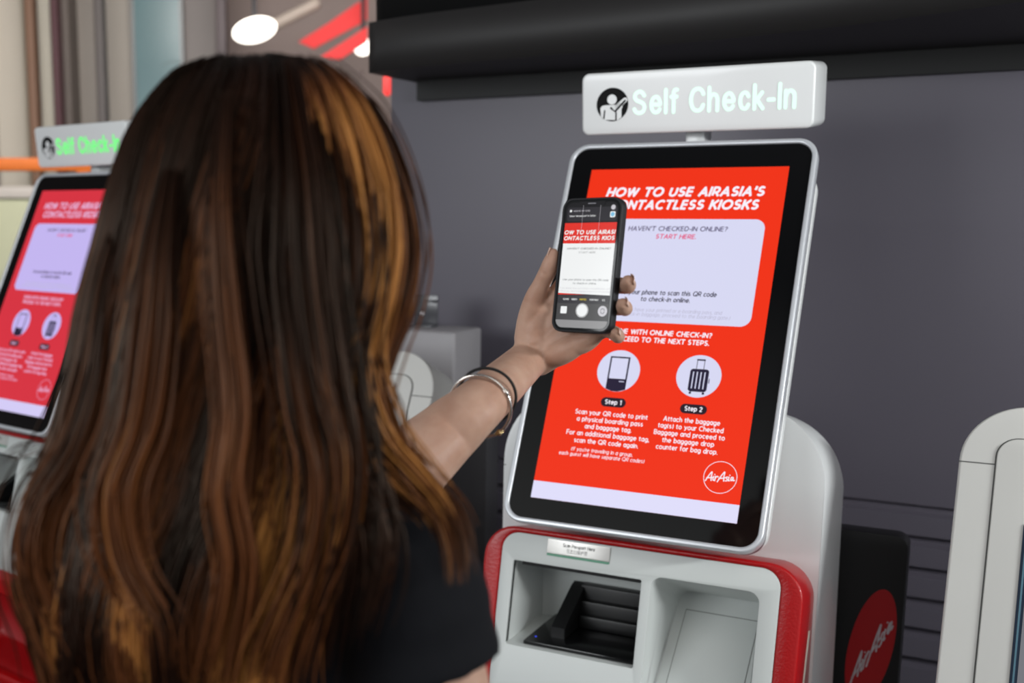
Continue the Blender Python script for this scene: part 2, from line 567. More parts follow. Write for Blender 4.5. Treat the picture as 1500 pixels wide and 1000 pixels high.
def text(body, xl, xr, base, cap, n=0.0, bold=0.0, shear=0.0, M=None):
    """geometric sans lettering drawn with a pen; the line runs from xl to xr"""
    if any(ch not in GLY for ch in body):
        return font_text(body, xl, xr, base, cap, n, bold, shear, M)
    w = 0.105 + bold * 3.6                      # pen width against the cap height
    x, lines = w / 2, []
    for ch in body:
        adv, ls = GLY[ch]
        for l in ls:
            lines.append([(px + x, py) for px, py in l])
        x += adv + w + 0.12
    x += -0.12 - w / 2
    kx = (xr - xl) / x
    k2 = cap * (1 - w * 0.9)
    off = w * 0.45 * cap
    bm = bmesh.new()
    aff = lambda a, b: (xl + a * kx + shear * (b * k2 + off - cap / 2), base + off + b * k2)
    ww = w * cap
    for ln in lines:
        P = [Vector(aff(*p)) for p in ln]
        m = len(P)
        for i in range(m - 1):
            a, b = P[i], P[i + 1]
            d = b - a
            if d.length < 1e-9:
                continue
            d.normalize()
            nx = Vector((-d.y, d.x)) * (ww / 2)
            e0 = d * (ww * (0.42 if i == 0 and m < 4 else 0.06)); e1 = d * (ww * (0.42 if i == m - 2 and m < 4 else 0.06))
            bm.faces.new([bm.verts.new((q.x, q.y, n)) for q in (a - e0 - nx, b + e1 - nx, b + e1 + nx, a - e0 + nx)])
            if 0 < i:
                bm.faces.new([bm.verts.new((a.x + ww / 2 * math.cos(2 * PI * k / 10), a.y + ww / 2 * math.sin(2 * PI * k / 10), n)) for k in range(10)])
    me = bpy.data.meshes.new('t')
    bm.to_mesh(me)
    bm.free()
    if M is not None:
        me.transform(M)
    return me

SCRIPT_MARK = [
    [(0.0, 0.0), (0.9, 2.0), (1.7, 3.5), (1.95, 3.5), (1.9, 1.8), (2.0, 0.3)], [(0.35, 1.2), (1.4, 1.35), (2.5, 1.6)],
    [(2.75, 2.0), (2.6, 1.0), (2.75, 0.45), (3.05, 0.6)], [(2.95, 2.75), (2.98, 2.8)],
    [(3.35, 2.1), (3.3, 1.2), (3.3, 0.4)], [(3.32, 1.2), (3.65, 1.95), (4.1, 2.15), (4.3, 1.95)],
    [(4.2, 0.1), (5.2, 2.3), (6.1, 3.95), (6.35, 3.95), (6.25, 2.2), (6.4, 0.6)], [(4.6, 1.4), (5.8, 1.65), (6.9, 2.0)],
    [(7.6, 2.3), (7.2, 2.25), (7.15, 1.8), (7.5, 1.4), (7.45, 0.9), (6.95, 0.8)],
    [(8.05, 2.35), (7.95, 1.4), (8.05, 0.9), (8.35, 1.05)], [(8.25, 3.05), (8.28, 3.1)],
    [(9.5, 2.3), (9.0, 2.45), (8.75, 1.8), (8.9, 1.15), (9.25, 1.4), (9.55, 2.4), (9.5, 1.5), (9.75, 1.15), (10.1, 1.4)]]

SKEL = {
    'S': (.68, [[(.62, .80), (.5, .93), (.33, .98), (.13, .9), (.07, .74), (.18, .6), (.38, .52), (.58, .42), (.64, .25), (.55, .08), (.34, .02), (.15, .07), (.04, .2)]]),
    'e': (.58, [[(.07, .37), (.3, .37), (.56, .37), (.52, .56), (.42, .68), (.30, .71), (.15, .64), (.07, .5), (.05, .36), (.09, .18), (.2, .05), (.33, .02), (.46, .06), (.54, .15)]]),
    'l': (.0, [[(0, 0), (0, 1)]]),
    'f': (.3, [[(.33, .98), (.22, .98), (.14, .88), (.14, .6), (.14, 0)], [(0, .68), (.31, .68)]]),
    ' ': (.18, []),
    'C': (.74, [[(.72, .74), (.6, .92), (.40, .98), (.18, .9), (.06, .7), (.03, .5), (.06, .3), (.18, .1), (.40, .02), (.6, .08), (.72, .26)]]),
    'h': (.47, [[(0, 0), (0, 1)], [(0, .42), (.08, .62), (.25, .7), (.4, .63), (.46, .48), (.46, .2), (.46, 0)]]),
    'c': (.5, [[(.48, .55), (.4, .67), (.28, .71), (.13, .64), (.05, .48), (.05, .25), (.13, .08), (.28, .02), (.4, .06), (.48, .18)]]),
    'k': (.44, [[(0, 0), (0, 1)], [(0, .25), (.4, .68)], [(.13, .39), (.45, 0)]]),
    '-': (.28, [[(0, .36), (.28, .36)]]),
    'I': (.0, [[(0, 0), (0, 1)]]),
    'n': (.47, [[(0, 0), (0, .7)], [(0, .42), (.08, .62), (.25, .7), (.4, .63), (.46, .48), (.46, .2), (.46, 0)]]),
}
def round_letters(s, xl, xr, base, cap, w, n=0.0, M=None):
    x, lines = 0.0, []
    for ch in s:
        adv, ls = SKEL[ch]
        for l in ls:
            lines.append([(px + x, py) for px, py in (catmull(l, 5) if len(l) > 2 else l)])
        x += adv + .31
    x -= .31
    k = (xr - xl) / x
    return strokes(lines, w, n, M, 0, aff=lambda a, b: (xl + a * k, base + b * cap))

# ================================================================== the setting
def structure(name, me, m, loc=(0, 0, 0), rz=0.0, smooth=False):
    o = link(name, me, m, None, smooth)
    o.location = loc
    o.rotation_euler = (0, 0, rz)
    o['kind'] = 'structure'
    return o

M_WALL = mat('dark_grey_wall', (86, 82, 92), 0.42, noise=0.06, nscale=3, bump=0.1, bscale=120)
M_FLOOR = mat('grey_floor', (58, 57, 56), 0.35, noise=0.08, nscale=3)
M_SOFFIT = mat('black_fascia', (36, 34, 34), 0.55, noise=0.08)
M_SOFFITB = mat('black_upper_fascia', (6, 6, 7), 0.6, noise=0.08)
M_CEIL = mat('ceiling_paint', (150, 140, 138), 0.8, noise=0.05, nscale=2)
M_FARWALL = mat('pale_hall_wall', (178, 160, 154), 0.7, noise=0.08, nscale=1.5)

structure('floor', box_mesh(-9, 9, -5, 11, -0.05, 0), M_FLOOR)

# back wall with a ribbed lower shutter: a profile (y, z) run along the row
prof = [(0.80, 3.0), (0.80, 0.875), (0.812, 0.868), (0.812, 0.858)]
z = 0.858
while z > 0.12:
    prof += [(0.795, z - 0.006), (0.795, z - 0.050), (0.812, z - 0.058), (0.812, z - 0.068)]
    z -= 0.068
prof += [(0.80, 0.0), (0.95, 0.0), (0.95, 3.0)]
bm = bmesh.new()
A = [bm.verts.new((-0.949, y, zz)) for y, zz in prof]
B = [bm.verts.new((4.0, y, zz)) for y, zz in prof]
for i in range(len(prof)):
    j = (i + 1) % len(prof)
    bm.faces.new((A[i], A[j], B[j], B[i]))
bm.faces.new(A); bm.faces.new(list(reversed(B)))
structure('wall_back', mesh_of(bm), M_WALL, KO, PSI)

sof = catmull([(-0.88, 0.566), (-0.71, 0.52), (-0.29, 0.463), (0.097, 0.398), (0.384, 0.292), (0.8, 0.08), (1.4, -0.30), (1.62, -0.45)], 6)
structure('trim_1', plate([[*sof, (1.62, 0.8), (-0.88, 0.8)]], 1.82, 1.935), M_SOFFIT, KO, PSI)
sof2 = [(x, y + 0.035) for x, y in sof]
structure('trim_2', plate([[*sof2, (1.62, 0.8), (-0.88, 0.8)]], 1.935, 2.9), M_SOFFITB, KO, PSI)
structure('soffit_shadow_strip', box_mesh(-0.862, 3.0, 0.775, 0.80, 1.772, 1.82), M_SOFFITB, KO, PSI)  # black strip added as the soffit's cast shadow on the wall

# the concourse beyond
structure('wall_far', box_mesh(-9, 9, 8.0, 8.2, 0, 3.6), M_FARWALL)
structure('ceiling', box_mesh(-9, 9, 3.6, 8.2, 3.3, 3.45), M_CEIL)

# ================================================================== check-in kiosk
def mx(origin, X, Y, Zv):
    return Matrix(((X[0], Y[0], Zv[0], origin[0]), (X[1], Y[1], Zv[1], origin[1]), (X[2], Y[2], Zv[2], origin[2]), (0, 0, 0, 1)))

def tilted(y, z, t, x=0.0):                  # local plane leaning back by t: X right, Y up the plane, Z towards the user
    return mx((x, y, z), (1, 0, 0), (0, math.sin(t), math.cos(t)), (0, -math.cos(t), math.sin(t)))

def screen_face(M):
    """what the kiosk's display shows: (mesh, material slot) pieces"""
    mats = [S_RED, S_WHITE, S_LAV, S_STRIP, S_NAVY, S_GREYV, S_PALE, S_PINK, S_PILL]
    W2, H2 = 0.16815, 0.29895
    P = []
    P.append((flat_poly([(-W2, -H2), (W2, -H2), (W2, H2), (-W2, H2)], 0.0, M=M), 0))
    P.append((flat_poly([(-W2, -H2), (W2, -H2), (W2, -0.270), (-W2, -0.270)], 0.0003, M=M), 3))
    P.append((flat_poly(rrect(-0.144, 0.144, 0.0180, 0.2045, 0.017), 0.0003, M=M), 2))
    B = 0.022
    T = lambda s, a, b, base, cap, k, bold=0.0, sh=0.0: P.append((text(s, a, b, base, cap, 0.0006, bold, sh, M), k))
    T("HOW TO USE AIRASIA'S", -0.1316, 0.1358, 0.2457, 0.0182, 1, 0.034, 0.22)
    T("CONTACTLESS KIOSKS", -0.1254, 0.1293, 0.2217, 0.0182, 1, 0.034, 0.22)
    T("HAVEN'T CHECKED-IN ONLINE?", -0.0822, 0.0850, 0.1822, 0.0090, 5, 0.018, 0.1)
    T("START HERE.", -0.0325, 0.0356, 0.1682, 0.0086, 7, 0.020, 0.15)
    T("Use your phone to scan this QR code", -0.0820, 0.0841, 0.0668, 0.0086, 4, 0.015, 0.12)
    T("to check-in online.", -0.0398, 0.0427, 0.0550, 0.0086, 4, 0.015, 0.12)
    T("(If you already have your printed or e-boarding pass, and", -0.0990, 0.0970, 0.0366, 0.0066, 6, 0.0, 0.2)
    T("without any check-in baggage, proceed to the boarding gate.)", -0.1100, 0.1113, 0.0285, 0.0066, 6, 0.0, 0.2)
    T("DONE WITH ONLINE CHECK-IN?", -0.0830, 0.0868, -0.0042, 0.0090, 1, 0.026, 0.06)
    T("PROCEED TO THE NEXT STEPS.", -0.0810, 0.0844, -0.0174, 0.0090, 1, 0.026, 0.06)
    for (cx, cy, r) in ((-0.0567, -0.0696, 0.0362), (0.0758, -0.0693, 0.0358)):
        P.append((flat_poly(circle(cx, cy, r, 48), 0.0004, M=M), 2))
    # standing kiosk pictogram, cut by its circle
    low = [(-0.0735, -0.0448), (-0.0735, -0.1015), (-0.063, -0.1053), (-0.052, -0.1054), (-0.0400, -0.1015), (-0.0400, -0.0448)]
    P.append((flat_poly(low, 0.0006, M=M), 4))
    P.append((flat_poly([(-0.0708, -0.0835), (-0.0427, -0.0835), (-0.0427, -0.0475), (-0.0708, -0.0475)], 0.0009, M=M), 2))
    P.append((flat_poly([(-0.053, -0.0885), (-0.044, -0.0885), (-0.044, -0.0872), (-0.053, -0.0872)], 0.0009, M=M), 2))
    # suitcase pictogram
    P.append((flat_poly(rrect(0.0615, 0.0915, -0.0955, -0.0572, 0.005), 0.0006, M=M), 4))
    for k in range(4):
        x = 0.0662 + k * 0.0061
        P.append((flat_poly([(x, -0.0905), (x + 0.0017, -0.0905), (x + 0.0017, -0.0622), (x, -0.0622)], 0.0009, M=M), 2))
    P.append((strokes([[(0.0705, -0.0572), (0.0705, -0.0425)], [(0.0822, -0.0572), (0.0822, -0.0425)]], 0.0010, 0.0006, M, 0), 4))
    P.append((strokes([[(0.0705, -0.0418), (0.0822, -0.0418)]], 0.0026, 0.0007, M, 0), 4))
    P.append((flat_poly(circle(0.0660, -0.0977, 0.0021, 16), 0.0006, M=M), 4))
    P.append((flat_poly(circle(0.0868, -0.0977, 0.0021, 16), 0.0006, M=M), 4))
    P.append((strokes([[(0.0932, -0.073), (0.0932, -0.080)]], 0.0014, 0.0006, M, 0), 4))
    for (cx, s, half) in ((-0.0562, 'Step 1', 0.0212), (0.0758, 'Step 2', 0.0214)):
        P.append((flat_poly(rrect(cx - half, cx + half, -0.1325, -0.1165, 0.0079), 0.0004, M=M), 8))
        T(s, cx - 0.0140, cx + 0.0140, -0.1282, 0.0082, 1, 0.02)
    for s, a, b, base in (("Scan your QR code to print", -0.1179, 0.0051, -0.1490), ("a physical boarding pass", -0.1130, -0.0008, -0.1610),
                          ("and baggage tag.", -0.0971, -0.0179, -0.1730), ("For an additional baggage tag,", -0.1268, 0.0134, -0.1855),
                          ("scan the QR code again.", -0.1113, -0.0026, -0.1980)):
        T(s, a, b, base, 0.0083, 1, 0.016)
    T("(If you're traveling in a group,", -0.1132, -0.0090, -0.2125, 0.0066, 1, 0.006, 0.1)
    T("each guest will have separate QR codes)", -0.1331, 0.0114, -0.2212, 0.0066, 1, 0.006, 0.1)
    for s, a, b, base in (("Attach the baggage", 0.0308, 0.1207, -0.1480), ("tag(s) to your Checked", 0.0238, 0.1275, -0.1597),
                          ("Baggage and proceed to", 0.0189, 0.1313, -0.1713), ("the baggage drop", 0.0342, 0.1164, -0.1832),
                          ("counter for bag drop.", 0.0261, 0.1234, -0.1950)):
        T(s, a, b, base, 0.0083, 1, 0.016)
    P.append((flat_poly(circle(0.1332, -0.2302, 0.0257, 56), 0.0004, [circle(0.1332, -0.2302, 0.0248, 56)], M), 1))
    P.append((strokes(SCRIPT_MARK, 0.0017, 0.0006, M, 5, aff=lambda x, y: (0.1332 + (x - 5.0) * 0.00435, -0.2302 + (y - 1.9) * 0.0041)), 1))
    return join(P), mats

def funnel(outer, inner, depth, M, tilt=0.0):
    """open-fronted recess: outer loop at the face, inner loop deeper, closed at the back"""
    bm = bmesh.new()
    ks = [0.0, 0.08, 0.35, 0.7, 0.92, 1.0]
    ds = [0.0, 0.03, 0.25, 0.72, 0.95, 1.0]
    loops = []
    cy = sum(p[1] for p in inner) / len(inner)
    for k, d in zip(ks, ds):
        loops.append([bm.verts.new((o[0] + (i[0] - o[0]) * k, o[1] + (i[1] - o[1]) * k, -(depth + tilt * (i[1] - cy)) * d)) for o, i in zip(outer, inner)])
    n = len(outer)
    for a, b in zip(loops[:-1], loops[1:]):
        for i in range(n):
            bm.faces.new((a[i], a[(i + 1) % n], b[(i + 1) % n], b[i]))
    bm.faces.new(loops[-1])
    bmesh.ops.transform(bm, matrix=M, verts=bm.verts[:])
    me = bpy.data.meshes.new('f')
    for f in bm.faces:
        f.normal_update()
    bm.to_mesh(me)
    bm.free()
    return me

def build_kiosk():
    root = empty('self_check_in_kiosk', KO, PSI)
    # ---- white body with a round-shouldered back shell
    arch = rrect(-0.272, 0.272, 0.05, 1.19, (0.02, 0.02, 0.122, 0.122), 14)
    bm = bmesh.new()
    def yf(zz):
        return 0.0 if zz <= 1.05 else (zz - 1.05) * 0.14
    def yb(zz):
        return 0.17 + min(max(0.0, 1.10 - zz) * 0.28, 0.09)
    # outline with an extra vertex pair at the crease
    out = [p for p in arch]
    fr = [bm.verts.new((x, 0.0 + yf(zz), zz)) for x, zz in out]
    mid = [bm.verts.new((x * 1.004, yf(zz) + 0.004, zz - (0.001 if zz > 1.0 else 0))) for x, zz in out]
    bk = [bm.verts.new((x * 1.018, yb(zz), zz - (0.034 if zz > 1.0 else 0))) for x, zz in out]
    n = len(out)
    for a, b in ((fr, mid), (mid, bk)):
        for i in range(n):
            bm.faces.new((a[i], a[(i + 1) % n], b[(i + 1) % n], b[i]))
    bm.faces.new(bk)
    # front face split at the ridge
    up = [v for v in fr if v.co.z > 1.0]
    lo = [v for v in fr if v.co.z <= 1.0]
    ra = bm.verts.new((0.272, 0.0, 1.05)); rb = bm.verts.new((-0.272, 0.0, 1.05))
    bm.faces.new([ra, *up, rb])
    rc = bm.verts.new((0.272, 0.0, 0.950)); rd_ = bm.verts.new((-0.272, 0.0, 0.950))
    rc.co.z = rd_.co.z = 0.914
    bm.faces.new([rb, rd_, rc, ra])
    for s in (-1, 1):
        q = [bm.verts.new((s * x, 0.0, zz)) for x, zz in ((0.272, 0.914), (0.272, 0.07), (0.212, 0.07), (0.212, 0.914))]
        bm.faces.new(q)
    body = link('body_shell', mesh_of(bm), M_WHITE, root, angle=28)
    link('seam', box_mesh(-0.2735, -0.268, -0.0007, 0.16, 1.0485, 1.0500), M_SEAM, body)
    # ---- red front shell and white face, leaning back 12 degrees
    t12 = R(12)
    MF = tilted(-0.095, 0.95, t12)
    zt = lambda zz: (zz - 0.95) / math.cos(t12)
    slot = rrect(-0.2055, 0.0178, zt(0.769), zt(0.9095), 0.003, 3)
    tray = rrect(0.0335, 0.2035, zt(0.655), zt(0.918), 0.018, 6)
    face = rrect(-0.2285, 0.2325, zt(0.63), zt(0.9560), (0.012, 0.012, 0.03, 0.03), 8)
    red = rrect(-0.262, 0.267, zt(0.60), zt(0.9655), (0.01, 0.01, 0.055, 0.055), 10)
    inner_red = rrect(-0.2283, 0.2323, zt(0.632), zt(0.9558), (0.012, 0.012, 0.03, 0.03), 8)
    link('red_frame', plate([red, inner_red], -0.150, 0.0, 0.0045, MF, 2), M_RED, root, angle=40)
    fp = link('face_panel', plate([face, slot, tray], -0.012, 0.0012, 0.001, MF, 1), M_FACE, root)
    # ---- passport slot: an open box with the reader on its floor
    bm = bmesh.new()
    x0, x1, z0, z1 = -0.2055, 0.0178, 0.769, 0.9095
    yfz = lambda zz: -0.095 + (zz - 0.95) * math.tan(t12)
    f = [bm.verts.new((x, yfz(zz) + 0.001, zz)) for x, zz in ((x0, z0), (x1, z0), (x1, z1), (x0, z1))]
    b = [bm.verts.new((x, 0.035, zz)) for x, zz in ((x0, z0), (x1, z0), (x1, z1 - 0.01), (x0, z1 - 0.01))]
    for i in range(4):
        bm.faces.new((f[i], f[(i + 1) % 4], b[(i + 1) % 4], b[i]))
    bm.faces.new(b)
    me = bpy.data.meshes.new('slot'); bm.to_mesh(me); bm.free()
    link('passport_slot', me, M_FACE, root, smooth=False)
    rd = link('passport_reader', box_mesh(-0.178, 0.0145, -0.122, 0.030, 0.7695, 0.7765, bevel=0.002), M_BLACKG, root)
    bm = bmesh.new()
    box_bm(bm, -0.124, 0.0145, 0.010, 0.032, 0.7765, 0.846, bevel=0.003)
    box_bm(bm, -0.120, 0.0145, -0.006, 0.012, 0.7765, 0.822, bevel=0.003)
    box_bm(bm, -0.116, 0.0145, -0.020, -0.004, 0.7765, 0.800, bevel=0.003)
    side = [(-0.085, 0.7765), (-0.085, 0.795), (-0.075, 0.800), (0.012, 0.843), (0.026, 0.846), (0.026, 0.7765)]
    l0 = [bm.verts.new((-0.142, y, zz)) for y, zz in side]; l1 = [bm.verts.new((-0.118, y, zz)) for y, zz in side]
    bm.faces.new(l0); bm.faces.new(list(reversed(l1)))
    for i in range(len(side)):
        bm.faces.new((l0[i], l1[i], l1[(i + 1) % len(side)], l0[(i + 1) % len(side)]))
    link('reader_guide', mesh_of(bm), M_BLACK, rd)
    link('lamp_bar', box_mesh(-0.190, 0.0150, yfz(0.9065) + 0.002, yfz(0.9065) + 0.012, 0.9035, 0.9090), M_BLACK, root)
    link('status_light', box_mesh(-0.1665, -0.1635, -0.098, -0.095, 0.7765, 0.7771), M_BLUELED, rd)
    # ---- document tray on the right of the face
    ou = rrect(0.0335, 0.2035, zt(0.655), zt(0.918), 0.018, 6)
    inn = rrect(0.0450, 0.1960, 0.0, 0.188 / math.cos(R(49)) * 0.6561, 0.016, 6)
    t49 = R(49)
    MT = tilted(-0.13, 0.70, t49)
    O3 = [MF @ Vector((x, q, -0.001)) for x, q in ou]
    I3 = [MT @ Vector((x, q / 0.6561 * 1.0 - 0.0534, 0.0)) for x, q in inn]
    bm = bmesh.new()
    rings = [[bm.verts.new(o.lerp(i, k) + (i - o).normalized().cross(Vector((0, 0, 1))) * 0.0) for o, i in zip(O3, I3)] for k in (0.0, 0.04, 0.5, 0.95, 1.0)]
    # a soft foot where the walls run into the sloping plate
    ctr = sum(I3, Vector()) / len(I3)
    rings.append([bm.verts.new(i.lerp(ctr, 0.08)) for i in I3])
    for r0, r1 in zip(rings[:-1], rings[1:]):
        m = len(r0)
        for i in range(m):
            bm.faces.new((r0[i], r0[(i + 1) % m], r1[(i + 1) % m], r1[i]))
    bm.faces.new(rings[-1])
    me = bpy.data.meshes.new('tray'); bm.to_mesh(me); bm.free()
    link('document_tray', me, M_FACE, root, angle=45)
    zp = lambda zz: (zz - 0.70) / math.cos(t49)
    link('tray_gap', plate([rrect(0.0605, 0.1815, zp(0.678), zp(0.8300), 0.001, 2)], -0.0010, 0.0004, 0.0, MT), M_SEAM, root)
    link('tray_door', plate([rrect(0.0614, 0.1806, zp(0.679), zp(0.8291), 0.001, 2)], -0.0010, 0.0009, 0.0003, MT), M_FACE, root)
    # ---- label plaque
    lab = link('label_plate', plate([rrect(-0.147, -0.0375, zt(0.9295), zt(0.9535), 0.002, 3)], 0.001, 0.0035, 0.0005, MF), M_PLATE, root)
    link('label_text', join([text('Scan Passport Here', -0.119, -0.0635, zt(0.9430), 0.0062, 0.0037, 0.012, 0, MF),
                             text('在此扫描护照', -0.112, -0.0760, zt(0.9345), 0.0056, 0.0037, 0.0, 0, MF)]), M_INK, lab, smooth=False)
    link('light_strip', plate([rrect(-0.1465, -0.0380, zt(0.9258), zt(0.9296), 0.0005, 2)], 0.001, 0.0028, 0.0, MF), M_GREENLED, root)
    # ---- paper sticker on the red side
    bm = bmesh.new()
    pts = [(0.2676, -0.033, 0.846), (0.2676, -0.020, 0.843), (0.2676, -0.0665, 0.700), (0.2676, -0.0795, 0.703)]
    vs = [bm.verts.new(p) for p in pts] + [bm.verts.new((p[0] - 0.0010, p[1], p[2])) for p in pts]
    for q in ((0, 1, 2, 3), (7, 6, 5, 4), (0, 4, 5, 1), (1, 5, 6, 2), (2, 6, 7, 3), (3, 7, 4, 0)):
        bm.faces.new([vs[i] for i in q])
    link('paper_sticker', mesh_of(bm), mat('sticker_paper', (214, 208, 196), 0.7, noise=0.05), root, smooth=False)
    # ---- red lower front with its output recess, and the foot
    low = rrect(-0.262, 0.267, 0.08, 0.615, 0.012, 4)
    hole = rrect(-0.20, 0.205, 0.36, 0.555, (0.03, 0.03, 0.02, 0.02), 6)
    ML = mx((0, -0.155, 0), (1, 0, 0), (0, 0, 1), (0, -1, 0))
    link('lower_panel', plate([low, hole], -0.15, 0.0, 0.008, ML, 2), M_RED, root)
    link('output_recess', funnel(hole, rrect(-0.17, 0.175, 0.385, 0.535, (0.03, 0.03, 0.02, 0.02), 6), 0.09, ML @ Matrix.Translation((0, 0, -0.004))), M_REDDK, root, angle=60)
    link('output_lip', box_mesh(-0.19, 0.195, -0.185, -0.150, 0.335, 0.362, bevel=0.008), M_RED, root)
    link('foot', box_mesh(-0.255, 0.26, -0.14, 0.255, 0.0, 0.09, bevel=0.01), M_BLACK, root)
    # ---- monitor
    MS = tilted(0.0, SCZ, TAU)
    a0, a1, h0, h1 = -0.2042, 0.2014, -0.3342, 0.3402
    rim = plate([rrect(a0 - 0.0085, a1 + 0.0085, h0 - 0.0085, h1 + 0.0085, 0.034, 10), rrect(a0, a1, h0, h1, 0.0265, 10)], -0.018, 0.003, 0.0028, MS, 3)
    mon = link('monitor', rim, M_SILVER, root, angle=50)
    link('side_groove', plate([rrect(a0 - 0.0055, a1 + 0.0055, h0 - 0.0055, h1 + 0.0055, 0.031, 10)], -0.036, -0.012, 0.0, MS), M_GROOVE, mon)
    link('back_cover', plate([rrect(a0 + 0.004, a1 + 0.0068, h0 - 0.001, h1 - 0.030, 0.034, 10)], -0.058, -0.036, 0.003, MS), M_WHITE, mon, angle=50)
    W2, H2 = 0.16815, 0.29895
    link('glass_panel', plate([rrect(a0 + 0.0001, a1 - 0.0001, h0 + 0.0001, h1 - 0.0001, 0.0264, 10)], -0.012, -0.0006, 0.0, MS), M_GLASS, mon)
    sm, smats = screen_face(MS @ Matrix.Translation((0, 0, -0.0004)))
    link('screen', sm, smats, mon, smooth=False)
    bm = bmesh.new()
    box_bm(bm, -0.07, 0.07, -0.035, 0.06, 1.06, 1.16, None, 0.004)
    link('mounting_arm', mesh_of(bm), M_GROOVE, root)
    # ---- sign on its post
    sg = R(-5.5)
    MG = tilted(0.127, 1.6835, sg)
    sign = link('sign_box', plate([rrect(-0.1905, 0.2010, -0.0527, 0.0527, 0.013, 8)], -0.108, 0.0, 0.0045, MG, 3), M_WHITE, root, angle=50)
    link('sign_letters', round_letters('Self Check-In', -0.0965, 0.1700, -0.0185, 0.0372, 0.0067, 0.0006, MG), M_SIGNTXT, sign, smooth=False)
    cx, cy, r = -0.1345, -0.0015, 0.0285
    af = lambda x, y: (cx + x * r, cy + y * r)
    ic = [(flat_poly(circle(cx, cy, r, 48), 0.0004, M=MG), 0)]
    ic.append((flat_poly([af(*p) for p in circle(-0.02, 0.30, 0.30, 28)], 0.0007, M=MG), 1))
    torso = [(-0.72, -0.68), (-0.76, -0.2), (-0.66, -0.06), (-0.45, -0.02), (0.24, -0.02), (0.45, 0.14), (0.66, -0.12), (0.58, -0.30), (0.58, -0.78), (0.35, -0.93), (-0.42, -0.90), (-0.55, -0.83)]
    ic.append((flat_poly([af(*p) for p in torso], 0.0007, M=MG), 1))
    ic.append((strokes([[(0.10, -0.30), (0.80, 0.24)]], 0.29 * r, 0.0007, MG, 0, af), 1))
    ic.append((strokes([[(-0.08, -0.20), (0.17, -0.42), (0.80, 0.20)]], 0.12 * r, 0.0010, MG, 0, af), 0))
    ic.append((strokes([[(-0.48, -0.35), (-0.53, -0.80)], [(0.24, -0.48), (0.24, -0.92)]], 0.085 * r, 0.0010, MG, 0, af), 0))
    link('sign_icon', join(ic), [M_ICON, M_WHITE], sign, smooth=False)
    link('sign_post', box_mesh(-0.0165, 0.0165, 0.172, 0.222, 1.56, 1.660, bevel=0.003), M_WHITE, root)
    return root

def copy_tree(o, parent=None):
    c = o.copy()
    COL.objects.link(c)
    if parent is not None:
        c.parent = parent
    for ch in [x for x in bpy.data.objects if x.parent == o]:
        copy_tree(ch, c)
    return c

kiosk = build_kiosk()
tag(kiosk, 'white and red check-in kiosk with its whole screen in view behind the raised phone', 'kiosk', 'self check-in kiosks in a row')
kiosk2 = copy_tree(kiosk)
kiosk2.location = (-0.8280, 2.9000, 0)
kiosk2.rotation_euler = (0, 0, R(-40.5))
kiosk2.scale = (0.987, 0.987, 0.987)
tag(kiosk2, 'blurred white and red check-in kiosk half hidden by the long brown hair, green sign letters', 'kiosk')
def descendants(o):
    for ch in [x for x in bpy.data.objects if x.parent == o]:
        yield ch
        yield from descendants(ch)
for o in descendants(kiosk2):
    if o.name.startswith('sign_letters'):
        o.data = o.data.copy()
        o.data.materials[0] = M_SIGNGRN
    if o.name.startswith('screen'):          # same display, with haze and reflections put into pinker colours
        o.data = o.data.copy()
        o.data.materials[0] = screen_mat('screen_hazed_red', (214, 52, 66))
        o.data.materials[2] = screen_mat('screen_hazed_lavender', (196, 182, 240))
        o.data.materials[3] = screen_mat('screen_hazed_strip', (212, 204, 246))
        o.data.materials[1] = screen_mat('screen_hazed_white', (226, 178, 214))

# ================================================================== plain white machines without a sign
M_SCRFRAME = mat('dark_blue_screen_border', (22, 40, 62), 0.2, noise=0.05)
M_SCRFRAME2 = mat('teal_screen_edge', (70, 110, 128), 0.25, noise=0.05)
M_SCRGREY = mat('grey_display', (10, 10, 12), 0.2, emit=(108, 109, 116), estr=1.0)
def build_machine():
    root = empty('baggage_tag_kiosk')
    t = R(25)
    MB = tilted(0.0, 1.134, t)
    sh = rrect(-0.27, 0.27, -0.78, 0.0915, (0.02, 0.02, 0.088, 0.088), 14)
    link('shell', plate([sh], -0.13, 0.0, 0.004, MB, 3), M_CREAM, root, angle=50)
    for s in (-1, 1):
        xs = sorted((s * 0.2700, s * 0.2230))
        link('seam', box_mesh(xs[0], xs[1], -0.0006, 0.0012, -0.0018, 0.0004, MB), M_SEAM, root, smooth=False)
    link('panel_gap', plate([rrect(-0.2235, 0.2235, -0.70, 0.0425, 0.030, 8)], -0.001, 0.0004, 0.0, MB), M_SEAM, root)
    link('front_panel', plate([rrect(-0.2215, 0.2215, -0.70, 0.0405, 0.028, 8)], -0.001, 0.0035, 0.0016, MB, 2), M_CREAM, root, angle=50)
    sc = link('display', plate([rrect(-0.1795, 0.1795, -0.50, -0.083, 0.004, 3)], 0.003, 0.006, 0.001, MB), M_SCRFRAME, root)
    link('display_edge', plate([rrect(-0.1760, 0.1760, -0.496, -0.087, 0.003, 3), rrect(-0.1735, 0.1735, -0.494, -0.0895, 0.002, 3)], 0.006, 0.0066, 0.0, MB), M_SCRFRAME2, sc)
    link('display_picture', plate([rrect(-0.1700, 0.1700, -0.490, -0.093, 0.002, 3)], 0.006, 0.0065, 0.0, MB), M_SCRGREY, sc, smooth=False)
    bm = bmesh.new()
    box_bm(bm, -0.24, 0.24, -0.19, 0.16, 0.0, 0.60, None, 0.02, 3)
    link('pedestal', mesh_of(bm), M_CREAM, root)
    return root

